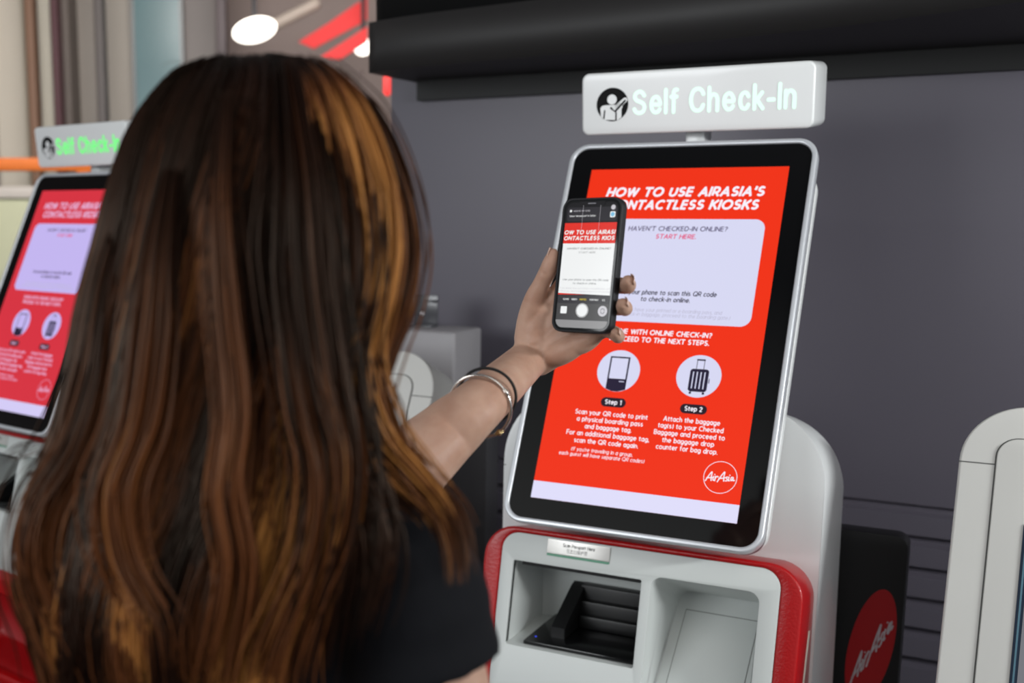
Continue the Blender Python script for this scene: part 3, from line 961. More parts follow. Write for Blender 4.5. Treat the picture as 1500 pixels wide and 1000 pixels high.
mach = build_machine()
mach.location = kw(0.7265, 0.0, 0)
mach.rotation_euler = (0, 0, PSI)
tag(mach, 'off-white round-topped machine cut by the right edge, beside the black board with the red oval', 'kiosk', 'plain white machines between the kiosks')
mach2 = copy_tree(mach)
mach2.location = kw(-0.760, 0.155, 0)
mach2.rotation_euler = (0, 0, PSI - R(3))
tag(mach2, 'off-white round-topped machine seen between the hair and the forearm', 'kiosk')

# ================================================================== things by the wall
M_BOARD = mat('black_board', (12, 12, 13), 0.5, noise=0.1)
M_BOARDRED = mat('board_red', (176, 14, 20), 0.5, noise=0.06)
M_BOARDWHITE = mat('board_white', (205, 196, 200), 0.5)
board = empty('advertising_board', kw(0, 0.30, 0), PSI)
tag(board, 'black standing board with a red oval and white script, behind the nearer kiosk', 'board')
MBD = mx((0, 0, 0), (1, 0, 0), (0, 0, 1), (0, -1, 0))
link('panel', plate([rrect(-0.10, 0.375, 0.02, 0.930, (0.0, 0.0, 0.022, 0.022), 6)], -0.045, 0.0, 0.002, MBD), M_BOARD, board, angle=50)
ang = R(-4)
oval = [(0.3255 + 0.0370 * math.cos(a) + 0.10 * math.sin(a) * 0.16, 0.7180 + 0.112 * math.sin(a)) for a in [2 * PI * i / 48 for i in range(48)]]
link('red_oval', plate([oval], 0.0, 0.0012, 0.0, MBD), M_BOARDRED, board, smooth=False)
link('script_mark', strokes(SCRIPT_MARK, 0.0026, 0.0016, MBD, 5, aff=lambda x, y: (0.2940 + x * 0.0063 + y * 0.0016, 0.6330 + x * 0.0110 + y * 0.0150)), M_BOARDWHITE, board, smooth=False)
link('stand_foot', box_mesh(-0.12, 0.39, -0.02, 0.12, 0.0, 0.02, bevel=0.004), M_BOARD, board)

M_GREYBOX = mat('grey_metal_box', (150, 147, 150), 0.5, noise=0.04)
M_POST = mat('charcoal_post', (58, 57, 60), 0.5, noise=0.08)
stand = empty('equipment_stand', kw(-0.70, 0.58, 0), PSI)
tag(stand, 'grey metal box on a charcoal post against the dark wall, left of the raised forearm', 'equipment box')
link('post', box_mesh(-0.10, 0.1255, 0.02, 0.09, 0.0, 1.10, bevel=0.004), M_POST, stand)
link('box', box_mesh(-0.22, 0.085, -0.08, 0.07, 1.095, 1.224, bevel=0.008, seg=3), M_GREYBOX, stand)
bm = bmesh.new()
bmesh.ops.create_cone(bm, cap_ends=True, segments=16, radius1=0.006, radius2=0.0045, depth=0.006, matrix=Matrix.Translation((0.108, 0.017, 0.965)) @ Matrix.Rotation(PI / 2, 4, 'X'))
link('bolt', mesh_of(bm), M_SILVER, stand)
hold = empty('leaflet_holder', kw(-0.755, 0.60, 1.2245), PSI)
tag(hold, 'small smoky bracket with a screw standing on the grey metal box', 'bracket')
M_SMOKE = mat('smoky_plastic', (70, 70, 74), 0.2, noise=0.05)
bm = bmesh.new()
box_bm(bm, -0.02, 0.045, 0.0, 0.004, 0.0, 0.075, None, 0.001)
box_bm(bm, -0.02, 0.045, -0.03, 0.004, 0.0, 0.004, None, 0.001)
box_bm(bm, 0.025, 0.045, -0.03, 0.004, 0.06, 0.064, None, 0.001)
link('bracket', mesh_of(bm), M_SMOKE, hold)
bm = bmesh.new()
bmesh.ops.create_uvsphere(bm, u_segments=10, v_segments=8, radius=0.005, matrix=Matrix.Translation((0.005, -0.002, 0.03)))
link('screw', mesh_of(bm), M_SILVER, hold)

# ================================================================== the concourse, far and out of focus
def pillar(px, w, Y, color, label, depth=0.35, top=3.3, name='pillar', cat='pillar'):
    p = sight(px, 200, Y)
    hw = w / F_PX * Y / 2
    root = empty(name, (p.x, Y, 0))
    tag(root, label, cat)
    m = mat('%s_paint_%d' % (name, px), color, 0.6, noise=0.08, nscale=2)
    bm = bmesh.new()
    box_bm(bm, -hw, hw, 0.0, depth, 0.0, top, None, min(0.03, hw * 0.3), 3)
    link('shaft', mesh_of(bm), m, root)
    bm = bmesh.new()
    box_bm(bm, -hw - 0.02, hw + 0.02, -0.02, depth + 0.02, 0.0, 0.14, None, 0.01)
    link('plinth', mesh_of(bm), m, root)
    return root
pillar(18, 46, 6.9, (224, 214, 198), 'cream column nearest the left edge of the concourse')
pillar(50, 12, 6.6, (128, 96, 76), 'thin brown post between the two cream columns', 0.1)
pillar(70, 22, 6.8, (226, 220, 204), 'narrow cream column right of the brown post')
pillar(86, 9, 6.5, (78, 44, 50), 'thin maroon post beside the dark grey column', 0.1)
pillar(98, 18, 6.7, (104, 94, 88), 'dark grey-brown column right of the maroon post')
pillar(127, 36, 6.9, (158, 150, 142), 'wide stone-grey column above the far kiosk sign')
pillar(150, 12, 6.6, (92, 86, 84), 'slim charcoal post between two stone-grey columns', 0.1)
pillar(183, 56, 7.0, (164, 157, 148), 'widest stone-grey column, left of the teal glass panel')
pillar(292, 60, 7.0, (132, 125, 122), 'mid-grey column right of the teal glass panel')
pillar(327, 14, 6.6, (84, 74, 76), 'slim dark post left of the bright ceiling lamp', 0.1)
gp = empty('glass_partition', (sight(235, 200, 6.95).x, 6.95, 0))
tag(gp, 'teal-tinted glass partition between the grey columns', 'glass panel')
link('pane', box_mesh(-0.13, 0.13, 0.0, 0.03, 0.10, 3.2), mat('teal_glass', (92, 122, 126), 0.2, noise=0.15, nscale=2), gp)
link('frame', join([box_mesh(-0.15, -0.13, -0.01, 0.05, 0, 3.25), box_mesh(0.13, 0.15, -0.01, 0.05, 0, 3.25), box_mesh(-0.13, 0.13, -0.01, 0.05, 0, 0.10)]), mat('partition_frame', (110, 112, 112), 0.4, 0.5), gp)

# orange rail
p = sight(30, 241, 5.2)
rail = empty('orange_barrier', (p.x, 5.2, 0))
tag(rail, 'orange barrier rail behind the far kiosk sign', 'barrier')
M_OR = mat('orange_paint', (206, 104, 26), 0.5, noise=0.06)
link('rail', box_mesh(-0.9, 0.32, -0.03, 0.03, p.z - 0.028, p.z + 0.028, bevel=0.008), M_OR, rail)
for x in (-0.8, 0.28):
    link('post', box_mesh(x - 0.03, x + 0.03, -0.025, 0.025, 0.0, p.z - 0.02, bevel=0.005), M_OR, rail)

# low hall counter, pale with a greenish front
p = sight(15, 320, 6.2)
ct = empty('hall_counter', (p.x, 6.0, 0))
tag(ct, 'pale counter with a green front behind the far kiosk, at the left edge', 'counter')
link('counter_body', box_mesh(-0.5, 0.42, 0.0, 0.5, 0.0, 1.56, bevel=0.01), mat('pale_green_panel', (198, 200, 168), 0.6, noise=0.08, nscale=4), ct)
link('counter_top', box_mesh(-0.52, 0.44, -0.02, 0.52, 1.56, 1.62, bevel=0.008), mat('counter_top_paint', (206, 198, 190), 0.5, noise=0.04), ct)

# lamp, banners and red light under the hall ceiling
M_LAMP = mat('lamp_glow', (255, 252, 240), 0.5, emit=(255, 250, 238), estr=3.0)
M_REDGLOW = mat('red_light_panel', (220, 40, 40), 0.5, emit=(236, 62, 58), estr=0.9)
def lamp(px, py, Y, w, h, label):
    q = sight(px, py, Y)
    root = empty('ceiling_lamp', (q.x, q.y, q.z))
    tag(root, label, 'lamp')
    bm = bmesh.new()
    bmesh.ops.create_uvsphere(bm, u_segments=24, v_segments=14, radius=1.0, matrix=Matrix.Rotation(R(-14), 4, 'Y') @ Matrix.Diagonal((w, 0.12, h, 1)))
    link('diffuser', mesh_of(bm), M_LAMP, root)
    bm = bmesh.new()
    tube_bm(bm, [(0, 0, h * 0.8), (0, 0, 3.31 - q.z)], 0.012, 8)
    link('hanger', mesh_of(bm), M_POST, root)
lamp(373, 44, 6.3, 0.118, 0.062, 'bright oval lamp hanging above the hair')
lamp(532, 69, 6.6, 0.050, 0.042, 'small round lamp beside the red banner, at the end of the black fascia')
def banner(pts, Y, label, m):
    Q = [sight(x, y, Y) for x, y in pts]
    c = sum(Q, Vector()) / len(Q)
    root = empty('hanging_banner', c)
    tag(root, label, 'banner')
    me = plate([[((q - c).x, (q - c).z) for q in Q]], 0.0, 0.03, 0.0, mx((0, 0, 0), (1, 0, 0), (0, 0, 1), (0, -1, 0)))
    link('cloth', me, m, root, smooth=False)
    bm = bmesh.new()
    t = max(Q, key=lambda v: v.z) - c
    tube_bm(bm, [(t.x - 0.02, 0, t.z - 0.02), (t.x - 0.02, 0, max(3.31 - c.z, t.z + 0.03))], 0.008, 8)
    link('cord', mesh_of(bm), M_POST, root)
M_BAN = mat('red_banner_cloth', (214, 54, 54), 0.7, emit=(200, 40, 42), estr=0.35, noise=0.1, nscale=6)
banner([(470, 84), (520, 52), (538, 40), (538, 62), (498, 88)], 6.4, 'lower slanting red banner under the hall ceiling', M_BAN)
banner([(438, 62), (480, 36), (520, 8), (538, -2), (538, 30), (500, 50), (460, 72)], 6.8, 'upper slanting red banner under the hall ceiling', M_BAN)
q = sight(567, 125, 6.0)
o = link('red_signal_light', box_mesh(-0.018, 0.018, -0.02, 0.02, -0.05, 0.05, bevel=0.012, seg=3), M_REDGLOW)
o.location = q
tag(o, 'small red signal light beside the end of the black fascia', 'light')
bm = bmesh.new()
tube_bm(bm, [(0, 0.0, 0.045), (0, 0, 3.31 - q.z)], 0.008, 8)
link('hanger', mesh_of(bm), M_POST, o)
# ceiling tube
q0, q1 = sight(395, 40, 6.9), sight(462, 6, 6.9)
bm = bmesh.new()
tube_bm(bm, [q0 - q0, q1 - q0], 0.035, 10)
o = link('ceiling_duct', mesh_of(bm), mat('duct_paint', (196, 182, 170), 0.5, noise=0.05))
o.location = q0
tag(o, 'pale slanting duct below the hall ceiling, above the bright lamp', 'duct')

# ================================================================== the phone
PC = Vector((0.2332, 1.2854, 1.4405))
_yaw, _tl, _rl = R(-41.8), R(9.7), R(1.4)
_u = Vector((math.cos(_yaw), math.sin(_yaw), 0)); _b = Vector((-math.sin(_yaw), math.cos(_yaw), 0))
_up = _b * math.sin(_tl) + Vector((0, 0, 1)) * math.cos(_tl)
PX = _u * math.cos(_rl) + _up * math.sin(_rl)
PY = -_u * math.sin(_rl) + _up * math.cos(_rl)
PZ = PX.cross(PY)
def ph(a, h, n):                            # the phone's own axes: right, up, towards the user
    return PC + PX * a + PY * h + PZ * n
MP = mx(PC, PX, PY, PZ)

phone = empty('smartphone')
phone.matrix_world = MP
tag(phone, 'black smartphone held up in the raised hand, showing the kiosk screen', 'phone')
M_CASE = mat('phone_case_rubber', (16, 17, 22), 0.6, noise=0.1)
M_PGLASS = mat('phone_glass', (5, 5, 6), 0.05, spec=0.3, noise=0.02)
case = plate([rrect(-0.0379, 0.0379, -0.0745, 0.0745, 0.0125, 10), rrect(-0.0352, 0.0352, -0.0718, 0.0718, 0.0105, 10)], -0.0105, 0.0006, 0.0012, None, 2)
link('case', case, M_CASE, phone, angle=50)
link('case_back', plate([rrect(-0.0370, 0.0370, -0.0736, 0.0736, 0.0118, 10)], -0.0105, -0.0080, 0.0006), M_CASE, phone)
link('glass', plate([rrect(-0.0353, 0.0353, -0.0719, 0.0719, 0.0104, 10)], -0.0080, -0.0003, 0.0), M_PGLASS, phone, angle=50)
bm = bmesh.new(); box_bm(bm, 0.0372, 0.0388, 0.010, 0.026, -0.0068, -0.0034, None, 0.0006)
link('side_button', mesh_of(bm), M_CASE, phone)
def phone_screen():
    mats = [P_DARK, P_NOTE, P_RED, P_WHITE, P_TEXT, P_PALE, P_YEL, P_BARSHEEN, P_GREY, P_BLUE, S_PINK]
    A, T0, B0, r = 0.0328, 0.0695, -0.0695, 0.0085
    P = []
    P.append((flat_poly(rrect(-A, A, B0, T0, r), -0.0002), 0))
    P.append((flat_poly(rrect(-A + 0.002, A - 0.001, 0.0485, 0.0640, 0.003), 0.0), 1))
    P.append((flat_poly([(-A, 0.0240), (A, 0.0240), (A, 0.0468), (-A, 0.0468)], 0.0), 2))
    P.append((flat_poly([(-A, -0.0312), (A, -0.0328), (A, 0.0240), (-A, 0.0240)], 0.0), 3))
    P.append((flat_poly([(-A, -0.0330), (-A + 0.035, -0.0326), (-A, -0.0312)], 0.0001), 2))
    P.append((flat_poly([(A, -0.0335), (-A, -0.0335), (-A, -0.0425), (A, -0.0425)], 0.0), 1))
    P.append((flat_poly([(A, -0.0425), (-A, -0.0425), (-A, B0 + r), (A, B0 + r)], 0.0), 7))  # bar's grey is a painted reflection in the glass
    P.append((flat_poly(rrect(-A, A, B0, B0 + r + 0.0001, (r, r, 0, 0)), 0.0), 8))  # paler grey at the foot, the same reflection painted brighter
    T = lambda s, a, b, base, cap, k, bold=0.0, sh=0.0: P.append((text(s, a, b, base, cap, 0.0003, bold, sh), k))
    T("OW TO USE AIRASI", -A + 0.0008, A - 0.0008, 0.0340, 0.0047, 3, 0.034, 0.2)
    T("ONTACTLESS KIOS", -A + 0.0008, A - 0.0008, 0.0275, 0.0047, 3, 0.034, 0.2)
    T("HAVEN'T CHECKED-IN ONLINE?", -0.0265, 0.0285, 0.0172, 0.0022, 4, 0.014, 0.1)
    T("START HERE.", -0.0115, 0.0105, 0.0130, 0.0021, 8, 0.012, 0.1)
    T("Use your phone to scan this QR code", -0.0285, 0.0295, -0.0172, 0.0022, 4, 0.006, 0.1)
    T("to check-in online.", -0.0150, 0.0150, -0.0212, 0.0022, 4, 0.006, 0.1)
    T("(If you already have your printed or e-boarding pass, and", -0.0315, 0.0318, -0.0265, 0.0018, 5, 0.0, 0.2)
    T("without any check-in baggage, proceed to the boarding", -0.0315, 0.0318, -0.0297, 0.0018, 5, 0.0, 0.2)
    for s, a, b, k in (("SLO-MO", -0.0255, -0.0180, 3), ("VIDEO", -0.0150, -0.0075, 3), ("PHOTO", -0.0040, 0.0040, 6), ("PORTRAIT", 0.0085, 0.0195, 3), ("SQ", 0.0240, 0.0275, 3)):
        T(s, a, b, -0.0389, 0.0019, k, 0.016)
    T("WEBSITE QR CODE", -0.0235, -0.0020, 0.0592, 0.0016, 5, 0.01)
    T('Open "airasia.com" in Safari', -0.0275, 0.0055, 0.0535, 0.0020, 3, 0.012)
    P.append((flat_poly(rrect(-0.0278, -0.0252, 0.0588, 0.0614, 0.0007), 0.0003), 3))
    P.append((flat_poly(rrect(0.0235, 0.0300, 0.0522, 0.0587, 0.0014), 0.0003), 3))
    P.append((flat_poly(circle(0.0268, 0.0555, 0.0024, 24), 0.0006), 9))
    P.append((flat_poly(circle(0.0268, 0.0632, 0.0027, 24), 0.0004), 5))
    P.append((flat_poly(circle(0.0, -0.0500, 0.0068, 40), 0.0003), 3))
    P.append((flat_poly(circle(0.0, -0.0500, 0.0078, 40), 0.0002, [circle(0.0, -0.0500, 0.0073, 40)]), 3))
    P.append((flat_poly(rrect(-0.0275, -0.0195, -0.0540, -0.0460, 0.0008), 0.0003), 3))
    P.append((flat_poly(circle(0.0258, -0.0500, 0.0058, 30), 0.0002), 5))
    P.append((strokes([[(0.0235, -0.0490), (0.0250, -0.0474), (0.0272, -0.0478), (0.0280, -0.0496)], [(0.0281, -0.0510), (0.0266, -0.0526), (0.0244, -0.0522), (0.0236, -0.0504)]], 0.0006, 0.0004, None, 4), 4))
    for k in (1, 2):
        x = -A + 2 * A * k / 3
        P.append((flat_poly([(x, 0.024), (x + 0.00025, 0.024), (x + 0.00025, 0.068), (x, 0.068)], 0.00045), 5))
    # notch
    P.append((flat_poly(rrect(-0.0165, 0.0165, 0.0660, 0.0702, (0.003, 0.003, 0, 0)), 0.0005), 0))
    return join(P), mats
me, ms = phone_screen()
link('screen', me, ms, phone, smooth=False)
link('speaker_slit', plate([rrect(-0.005, 0.005, 0.0676, 0.0684, 0.0004, 3)], -0.0002, 0.0009, 0.0), M_GROOVE, phone)

# ================================================================== the person
HEAD = Vector((-0.085, 0.905, 1.487))
HF = Vector((0.637, 0.770, 0)).normalized()           # where the face looks
HR = Vector((HF.y, -HF.x, 0))                         # her right
TC = Vector((-0.093, 0.925, 0))
TF = Vector((0.70, 0.71, 0)).normalized()             # where the chest faces
TR = Vector((TF.y, -TF.x, 0))
SH_R = Vector((0.022, 0.815, 1.228))
EL_R = Vector((0.082, 0.800, 0.970))
WR_R = Vector((0.085, 0.870, 0.735))
SH_L = Vector((-0.206, 1.040, 1.245))
EL_L = sight(522, 748, 1.125)
FA_L = sight(598, 684, 1.155)
BR_L = sight(705, 589, 1.195)
WR_L = ph(-0.083, -0.106, -0.028)

person = empty('person', (-0.115, 0.90, 0))
tag(person, 'person with long brown hair in a black t-shirt, seen from behind, holding up a phone', 'person')

def wpt(v):                                            # children of the person are built in its frame
    return Vector(v) - person.location

def fr(c, X, Y, a, b, z):
    return Vector(c) + X * a + Y * b + Vector((0, 0, z))

bm = bmesh.new()
# --- torso, neck
tor = [(0.86, 0.150, 0.100), (0.95, 0.148, 0.098), (1.05, 0.122, 0.085), (1.14, 0.130, 0.092), (1.22, 0.138, 0.092), (1.275, 0.105, 0.070), (1.31, 0.060, 0.056)]
smooth_tube(bm, [TC + Vector((0, 0, z)) for z, a, b in tor], [(a, b) for z, a, b in tor], 28, TR, 4)
nb = TC + Vector((0, 0, 1.27))
nk = HEAD - HF * 0.022 + Vector((0, 0, -0.04))
smooth_tube(bm, [nb, nb.lerp(nk, 0.5) - TF * 0.004, nk], [0.058, 0.050, 0.052], 20, TR, 4)
for S in (SH_R, SH_L):
    mid = TC + Vector((0, 0, 1.275)) + (S - TC).normalized() * 0.03
    smooth_tube(bm, [TC + Vector((0, 0, 1.285)), (TC + Vector((0, 0, 1.27))).lerp(S, 0.55), S], [0.045, 0.048, 0.047], 18, None, 4)
# --- arms
smooth_tube(bm, [SH_R, SH_R.lerp(EL_R, 0.45), EL_R, EL_R.lerp(WR_R, 0.35), WR_R], [0.047, 0.044, 0.037, 0.038, 0.025], 20, None, 6)
smooth_tube(bm, [SH_L, SH_L.lerp(EL_L, 0.5), EL_L], [0.047, 0.045, 0.041], 20, None, 5)
axf = (WR_L - EL_L).normalized()
palm_n = PZ
side = palm_n.cross(axf).normalized()                  # across the forearm, in the picture plane
smooth_tube(bm, [EL_L, FA_L, FA_L.lerp(BR_L, 0.5), BR_L, WR_L, ph(-0.070, -0.090, -0.028)],
            [(0.043, 0.041), (0.0425, 0.038), (0.0365, 0.032), (0.0305, 0.026), (0.0262, 0.020), (0.028, 0.018)], 28, side, 7)
# --- left hand: palm as five rays with pads over them
W0 = (-0.083, -0.106, -0.028)
MCP = {'index': (-0.041, -0.012, -0.030), 'middle': (-0.022, -0.027, -0.0315), 'ring': (-0.004, -0.046, -0.031), 'pinky': (0.010, -0.067, -0.028)}
roots = {'index': (-0.088, -0.090, -0.030), 'middle': (-0.080, -0.097, -0.030), 'ring': (-0.073, -0.105, -0.030), 'pinky': (-0.066, -0.112, -0.028)}
for k, q in MCP.items():
    a = Vector(roots[k]); b = Vector(q)
    smooth_tube(bm, [ph(*a), ph(*(a.lerp(b, 0.5) + Vector((0, 0, 0.001)))), ph(*b)], [0.0135, 0.0130, 0.0112], 16, None, 5)
# thenar and hypothenar pads
Mph = Matrix((PX, PY, PZ)).transposed()
def pad(c, r, ang=0.0):
    ball_bm(bm, ph(*c), r, Mph @ Matrix.Rotation(ang, 3, 'Z'), 3)
pad((-0.0735, -0.0680, -0.0225), (0.0175, 0.0300, 0.0150), R(-8))
pad((-0.0665, -0.0520, -0.0230), (0.0130, 0.0200, 0.0120), R(-25))
pad((-0.0350, -0.0950, -0.0255), (0.0350, 0.0150, 0.0140), R(28))
pad((-0.0100, -0.0825, -0.0255), (0.0260, 0.0135, 0.0120), R(28))
pad((-0.040, -0.066, -0.033), (0.034, 0.040, 0.0095), R(30))
# thumb
TH = [(-0.0860, -0.0840, -0.0250), (-0.0800, -0.0600, -0.0200), (-0.0715, -0.0380, -0.0130), (-0.0620, -0.0210, -0.0085), (-0.0535, -0.0075, -0.0050), (-0.0492, 0.0035, -0.0035), (-0.0464, 0.0125, -0.0030)]
TRr = [0.0150, 0.0152, 0.0128, 0.0102, 0.0098, 0.0090, 0.0068]
smooth_tube(bm, [ph(*p) for p in TH], TRr, 18, None, 5)
# fingers
FG = {
    'index': [MCP['index'], (-0.022, 0.006, -0.0275), (-0.007, 0.020, -0.0245), (0.004, 0.029, -0.0215), (0.012, 0.036, -0.0200), (0.021, 0.045, -0.0192)],
    'middle': [MCP['middle'], (0.001, -0.021, -0.0295), (0.022, -0.0185, -0.0275), (0.0365, -0.0195, -0.0225), (0.0450, -0.0205, -0.0145), (0.0500, -0.0195, -0.0060), (0.0535, -0.0172, 0.0005)],
    'ring': [MCP['ring'], (0.014, -0.043, -0.0305), (0.030, -0.0425, -0.0275), (0.0400, -0.0440, -0.0215), (0.0450, -0.0450, -0.0135), (0.0480, -0.0440, -0.0055), (0.0500, -0.0418, 0.0005)],
    'pinky': [MCP['pinky'], (0.022, -0.0695, -0.0270), (0.031, -0.0725, -0.0235), (0.0378, -0.0752, -0.0175), (0.0415, -0.0762, -0.0110), (0.0435, -0.0752, -0.0045), (0.0450, -0.0732, 0.0005)],
}
FRr = {'index': [0.0105, 0.0092, 0.0092, 0.0080, 0.0080, 0.0064],
       'middle': [0.0108, 0.0096, 0.0098, 0.0086, 0.0088, 0.0088, 0.0074],
       'ring': [0.0104, 0.0092, 0.0094, 0.0082, 0.0085, 0.0086, 0.0072],
       'pinky': [0.0094, 0.0082, 0.0083, 0.0074, 0.0074, 0.0073, 0.0060]}
for k, P in FG.items():
    smooth_tube(bm, [ph(*p) for p in P], FRr[k], 16, None, 5)
# --- right hand, hanging, slightly curled
hd = (WR_R - EL_R).normalized()
hs = Vector((0.35, -0.93, 0.0)); hs = (hs - hd * hs.dot(hd)).normalized()
hn = hd.cross(hs)
smooth_tube(bm, [WR_R - hd * 0.01, WR_R + hd * 0.035, WR_R + hd * 0.085], [(0.022, 0.018), (0.034, 0.015), (0.040, 0.012)], 18, hs, 4)
for k, (off, ln) in enumerate(((0.030, 0.070), (0.010, 0.078), (-0.010, 0.072), (-0.029, 0.055))):
    b0 = WR_R + hd * 0.085 + hs * off
    smooth_tube(bm, [b0, b0 + hd * ln * 0.45 + hn * 0.006, b0 + hd * ln * 0.8 + hn * 0.018, b0 + hd * ln + hn * 0.030], [0.0098, 0.0088, 0.0082, 0.0066], 12, None, 4)
smooth_tube(bm, [WR_R + hd * 0.02 + hs * 0.022, WR_R + hd * 0.055 + hs * 0.048 + hn * 0.012, WR_R + hd * 0.085 + hs * 0.052 + hn * 0.020], [0.014, 0.011, 0.0078], 12, None, 4)
# --- head and face
MH = Matrix((HR, HF, Vector((0, 0, 1)))).transposed()
def hp(a, b, z):
    return HEAD + HR * a + HF * b + Vector((0, 0, z))
ball_bm(bm, hp(0, -0.012, 0.028), (0.072, 0.090, 0.084), MH, 4)
ball_bm(bm, hp(0, 0.018, -0.032), (0.058, 0.066, 0.072), MH, 4)
ball_bm(bm, hp(0, 0.056, -0.088), (0.024, 0.022, 0.020), MH, 3)
for s in (-1, 1):
    ball_bm(bm, hp(s * 0.027, 0.061, 0.024), (0.020, 0.009, 0.006), MH, 3)
    ball_bm(bm, hp(s * 0.076, -0.006, -0.005), (0.006, 0.017, 0.030), MH @ Matrix.Rotation(R(-18 * s), 3, 'Z'), 3)
    ball_bm(bm, hp(s * 0.0085, 0.088, -0.040), (0.008, 0.009, 0.007), MH, 3)
smooth_tube(bm, [hp(0, 0.076, 0.016), hp(0, 0.086, -0.010), hp(0, 0.101, -0.034)], [(0.008, 0.008), (0.009, 0.009), (0.0095, 0.008)], 12, HR, 4)
body_me = remeshed(bm, 0.0019, 4, 0.5)

# sculpt: eye sockets, mouth line, palm creases
n = len(body_me.vertices)
co = np.zeros(n * 3); body_me.vertices.foreach_get('co', co); co = co.reshape(-1, 3)
no = np.zeros(n * 3); body_me.vertices.foreach_get('normal', no); no = no.reshape(-1, 3)
disp = np.zeros(n)
def dent(p, r, d):
    q = ((co - np.array(p)) ** 2).sum(1)
    global disp
    disp -= d * np.exp(-q / (r * r))
def crease(pts, r, d, ctr=None):
    pts = [np.array(p) for p in catmull([tuple(ph(*p)) for p in pts], 12)]
    best = np.full(n, 1e9)
    for p in pts:
        best = np.minimum(best, ((co - p) ** 2).sum(1))
    global disp
    disp -= d * np.exp(-best / (r * r))
for s in (-1, 1):
    dent(hp(s * 0.031, 0.066, 0.004), 0.013, 0.0045)
for k in range(-8, 9):
    dent(hp(k * 0.0026, 0.088 - 0.0003 * k * k, -0.0625), 0.0035, 0.0010)
crease([(-0.0800, -0.0950, -0.0130), (-0.0600, -0.0900, -0.0100), (-0.0500, -0.0700, -0.0120), (-0.0520, -0.0450, -0.0160)], 0.0030, 0.0024)
crease([(-0.0560, -0.0860, -0.0110), (-0.0300, -0.0830, -0.0120), (0.0000, -0.0760, -0.0130)], 0.0022, 0.0013)
crease([(-0.0990, -0.0980, -0.0080), (-0.0780, -0.1090, -0.0080), (-0.0640, -0.1270, -0.0100)], 0.0022, 0.0016)
crease([(-0.1030, -0.1050, -0.0080), (-0.0830, -0.1150, -0.0080), (-0.0700, -0.1320, -0.0100)], 0.0020, 0.0008)
crease([(-0.0640, -0.0020, 0.0020), (-0.0560, -0.0090, 0.0060), (-0.0480, -0.0120, 0.0030)], 0.0020, 0.0008)
crease([(-0.0850, -0.0400, -0.0050), (-0.0720, -0.0430, 0.0010), (-0.0610, -0.0480, -0.0040)], 0.0020, 0.0007)
co += no * disp[:, None]
co -= np.array(person.location)
body_me.vertices.foreach_set('co', co.reshape(-1))
body_me.update()

def skin_material():
    m = mat('skin', (206, 164, 138), 0.5, spec=0.35)
    nt = m.node_tree
    b = nt.nodes['Principled BSDF']
    b.inputs['Subsurface Weight'].default_value = 0.12
    b.inputs['Subsurface Radius'].default_value = (0.010, 0.004, 0.002)
    b.inputs['Subsurface Scale'].default_value = 0.6
    tc = nt.nodes.new('ShaderNodeTexCoord')
    n1 = nt.nodes.new('ShaderNodeTexNoise'); n1.inputs['Scale'].default_value = 34; n1.inputs['Detail'].default_value = 4
    n2 = nt.nodes.new('ShaderNodeTexNoise'); n2.inputs['Scale'].default_value = 700; n2.inputs['Detail'].default_value = 3
    cr = nt.nodes.new('ShaderNodeValToRGB')
    cr.color_ramp.elements[0].position = 0.30; cr.color_ramp.elements[0].color = (*lin((176, 136, 116)), 1)
    cr.color_ramp.elements[1].position = 0.70; cr.color_ramp.elements[1].color = (*lin((194, 158, 138)), 1)
    bp = nt.nodes.new('ShaderNodeBump'); bp.inputs['Strength'].default_value = 0.25; bp.inputs['Distance'].default_value = 0.0006
    L = nt.links.new
    L(tc.outputs['Object'], n1.inputs['Vector']); L(tc.outputs['Object'], n2.inputs['Vector'])
    L(n1.outputs['Fac'], cr.inputs['Fac']); L(cr.outputs['Color'], b.inputs['Base Color'])
    L(n2.outputs['Fac'], bp.inputs['Height']); L(bp.outputs['Normal'], b.inputs['Normal'])
    return m
M_SKIN = skin_material()
link('body', body_me, M_SKIN, person, angle=180)

# nails
M_NAIL = mat('nail', (226, 190, 172), 0.25, coat=0.4, noise=0.04)
def nail(tip, back, out, w, ln, name='fingernail'):
    tip, back = Vector(tip), Vector(back)
    d = (tip - back).normalized()
    o = Vector(out); o = (o - d * o.dot(d)).normalized()
    s = d.cross(o)
    bm = bmesh.new()
    nu, nv = 8, 7
    g = {}
    for side in (0, 1):
        for i in range(nu + 1):
            for j in range(nv + 1):
                a = (i / nu * 2 - 1)
                v = j / nv
                ww = w * (1.0 - 0.25 * max(0, v - 0.7) / 0.3 * abs(a)) * (0.75 + 0.25 * min(1, v / 0.35))
                h = -0.35 * w * a * a - 0.0004 * side - 0.10 * ln * (v - 0.4) ** 2
                endv = v * (1 - 0.10 * a * a)
                P = tip + s * (a * ww) + d * ((endv - 0.85) * ln) + o * h
                g[side, i, j] = bm.verts.new(wpt(P))
    for i in range(nu):
        for j in range(nv):
            bm.faces.new((g[0, i, j], g[0, i + 1, j], g[0, i + 1, j + 1], g[0, i, j + 1]))
            bm.faces.new((g[1, i, j], g[1, i, j + 1], g[1, i + 1, j + 1], g[1, i + 1, j]))
    for i in range(nu):
        for j in (0, nv):
            bm.faces.new((g[0, i, j], g[1, i, j], g[1, i + 1, j], g[0, i + 1, j]))
    for j in range(nv):
        for i in (0, nu):
            bm.faces.new((g[0, i, j], g[0, i, j + 1], g[1, i, j + 1], g[1, i, j]))
    link(name, mesh_of(bm), M_NAIL, person, angle=180)
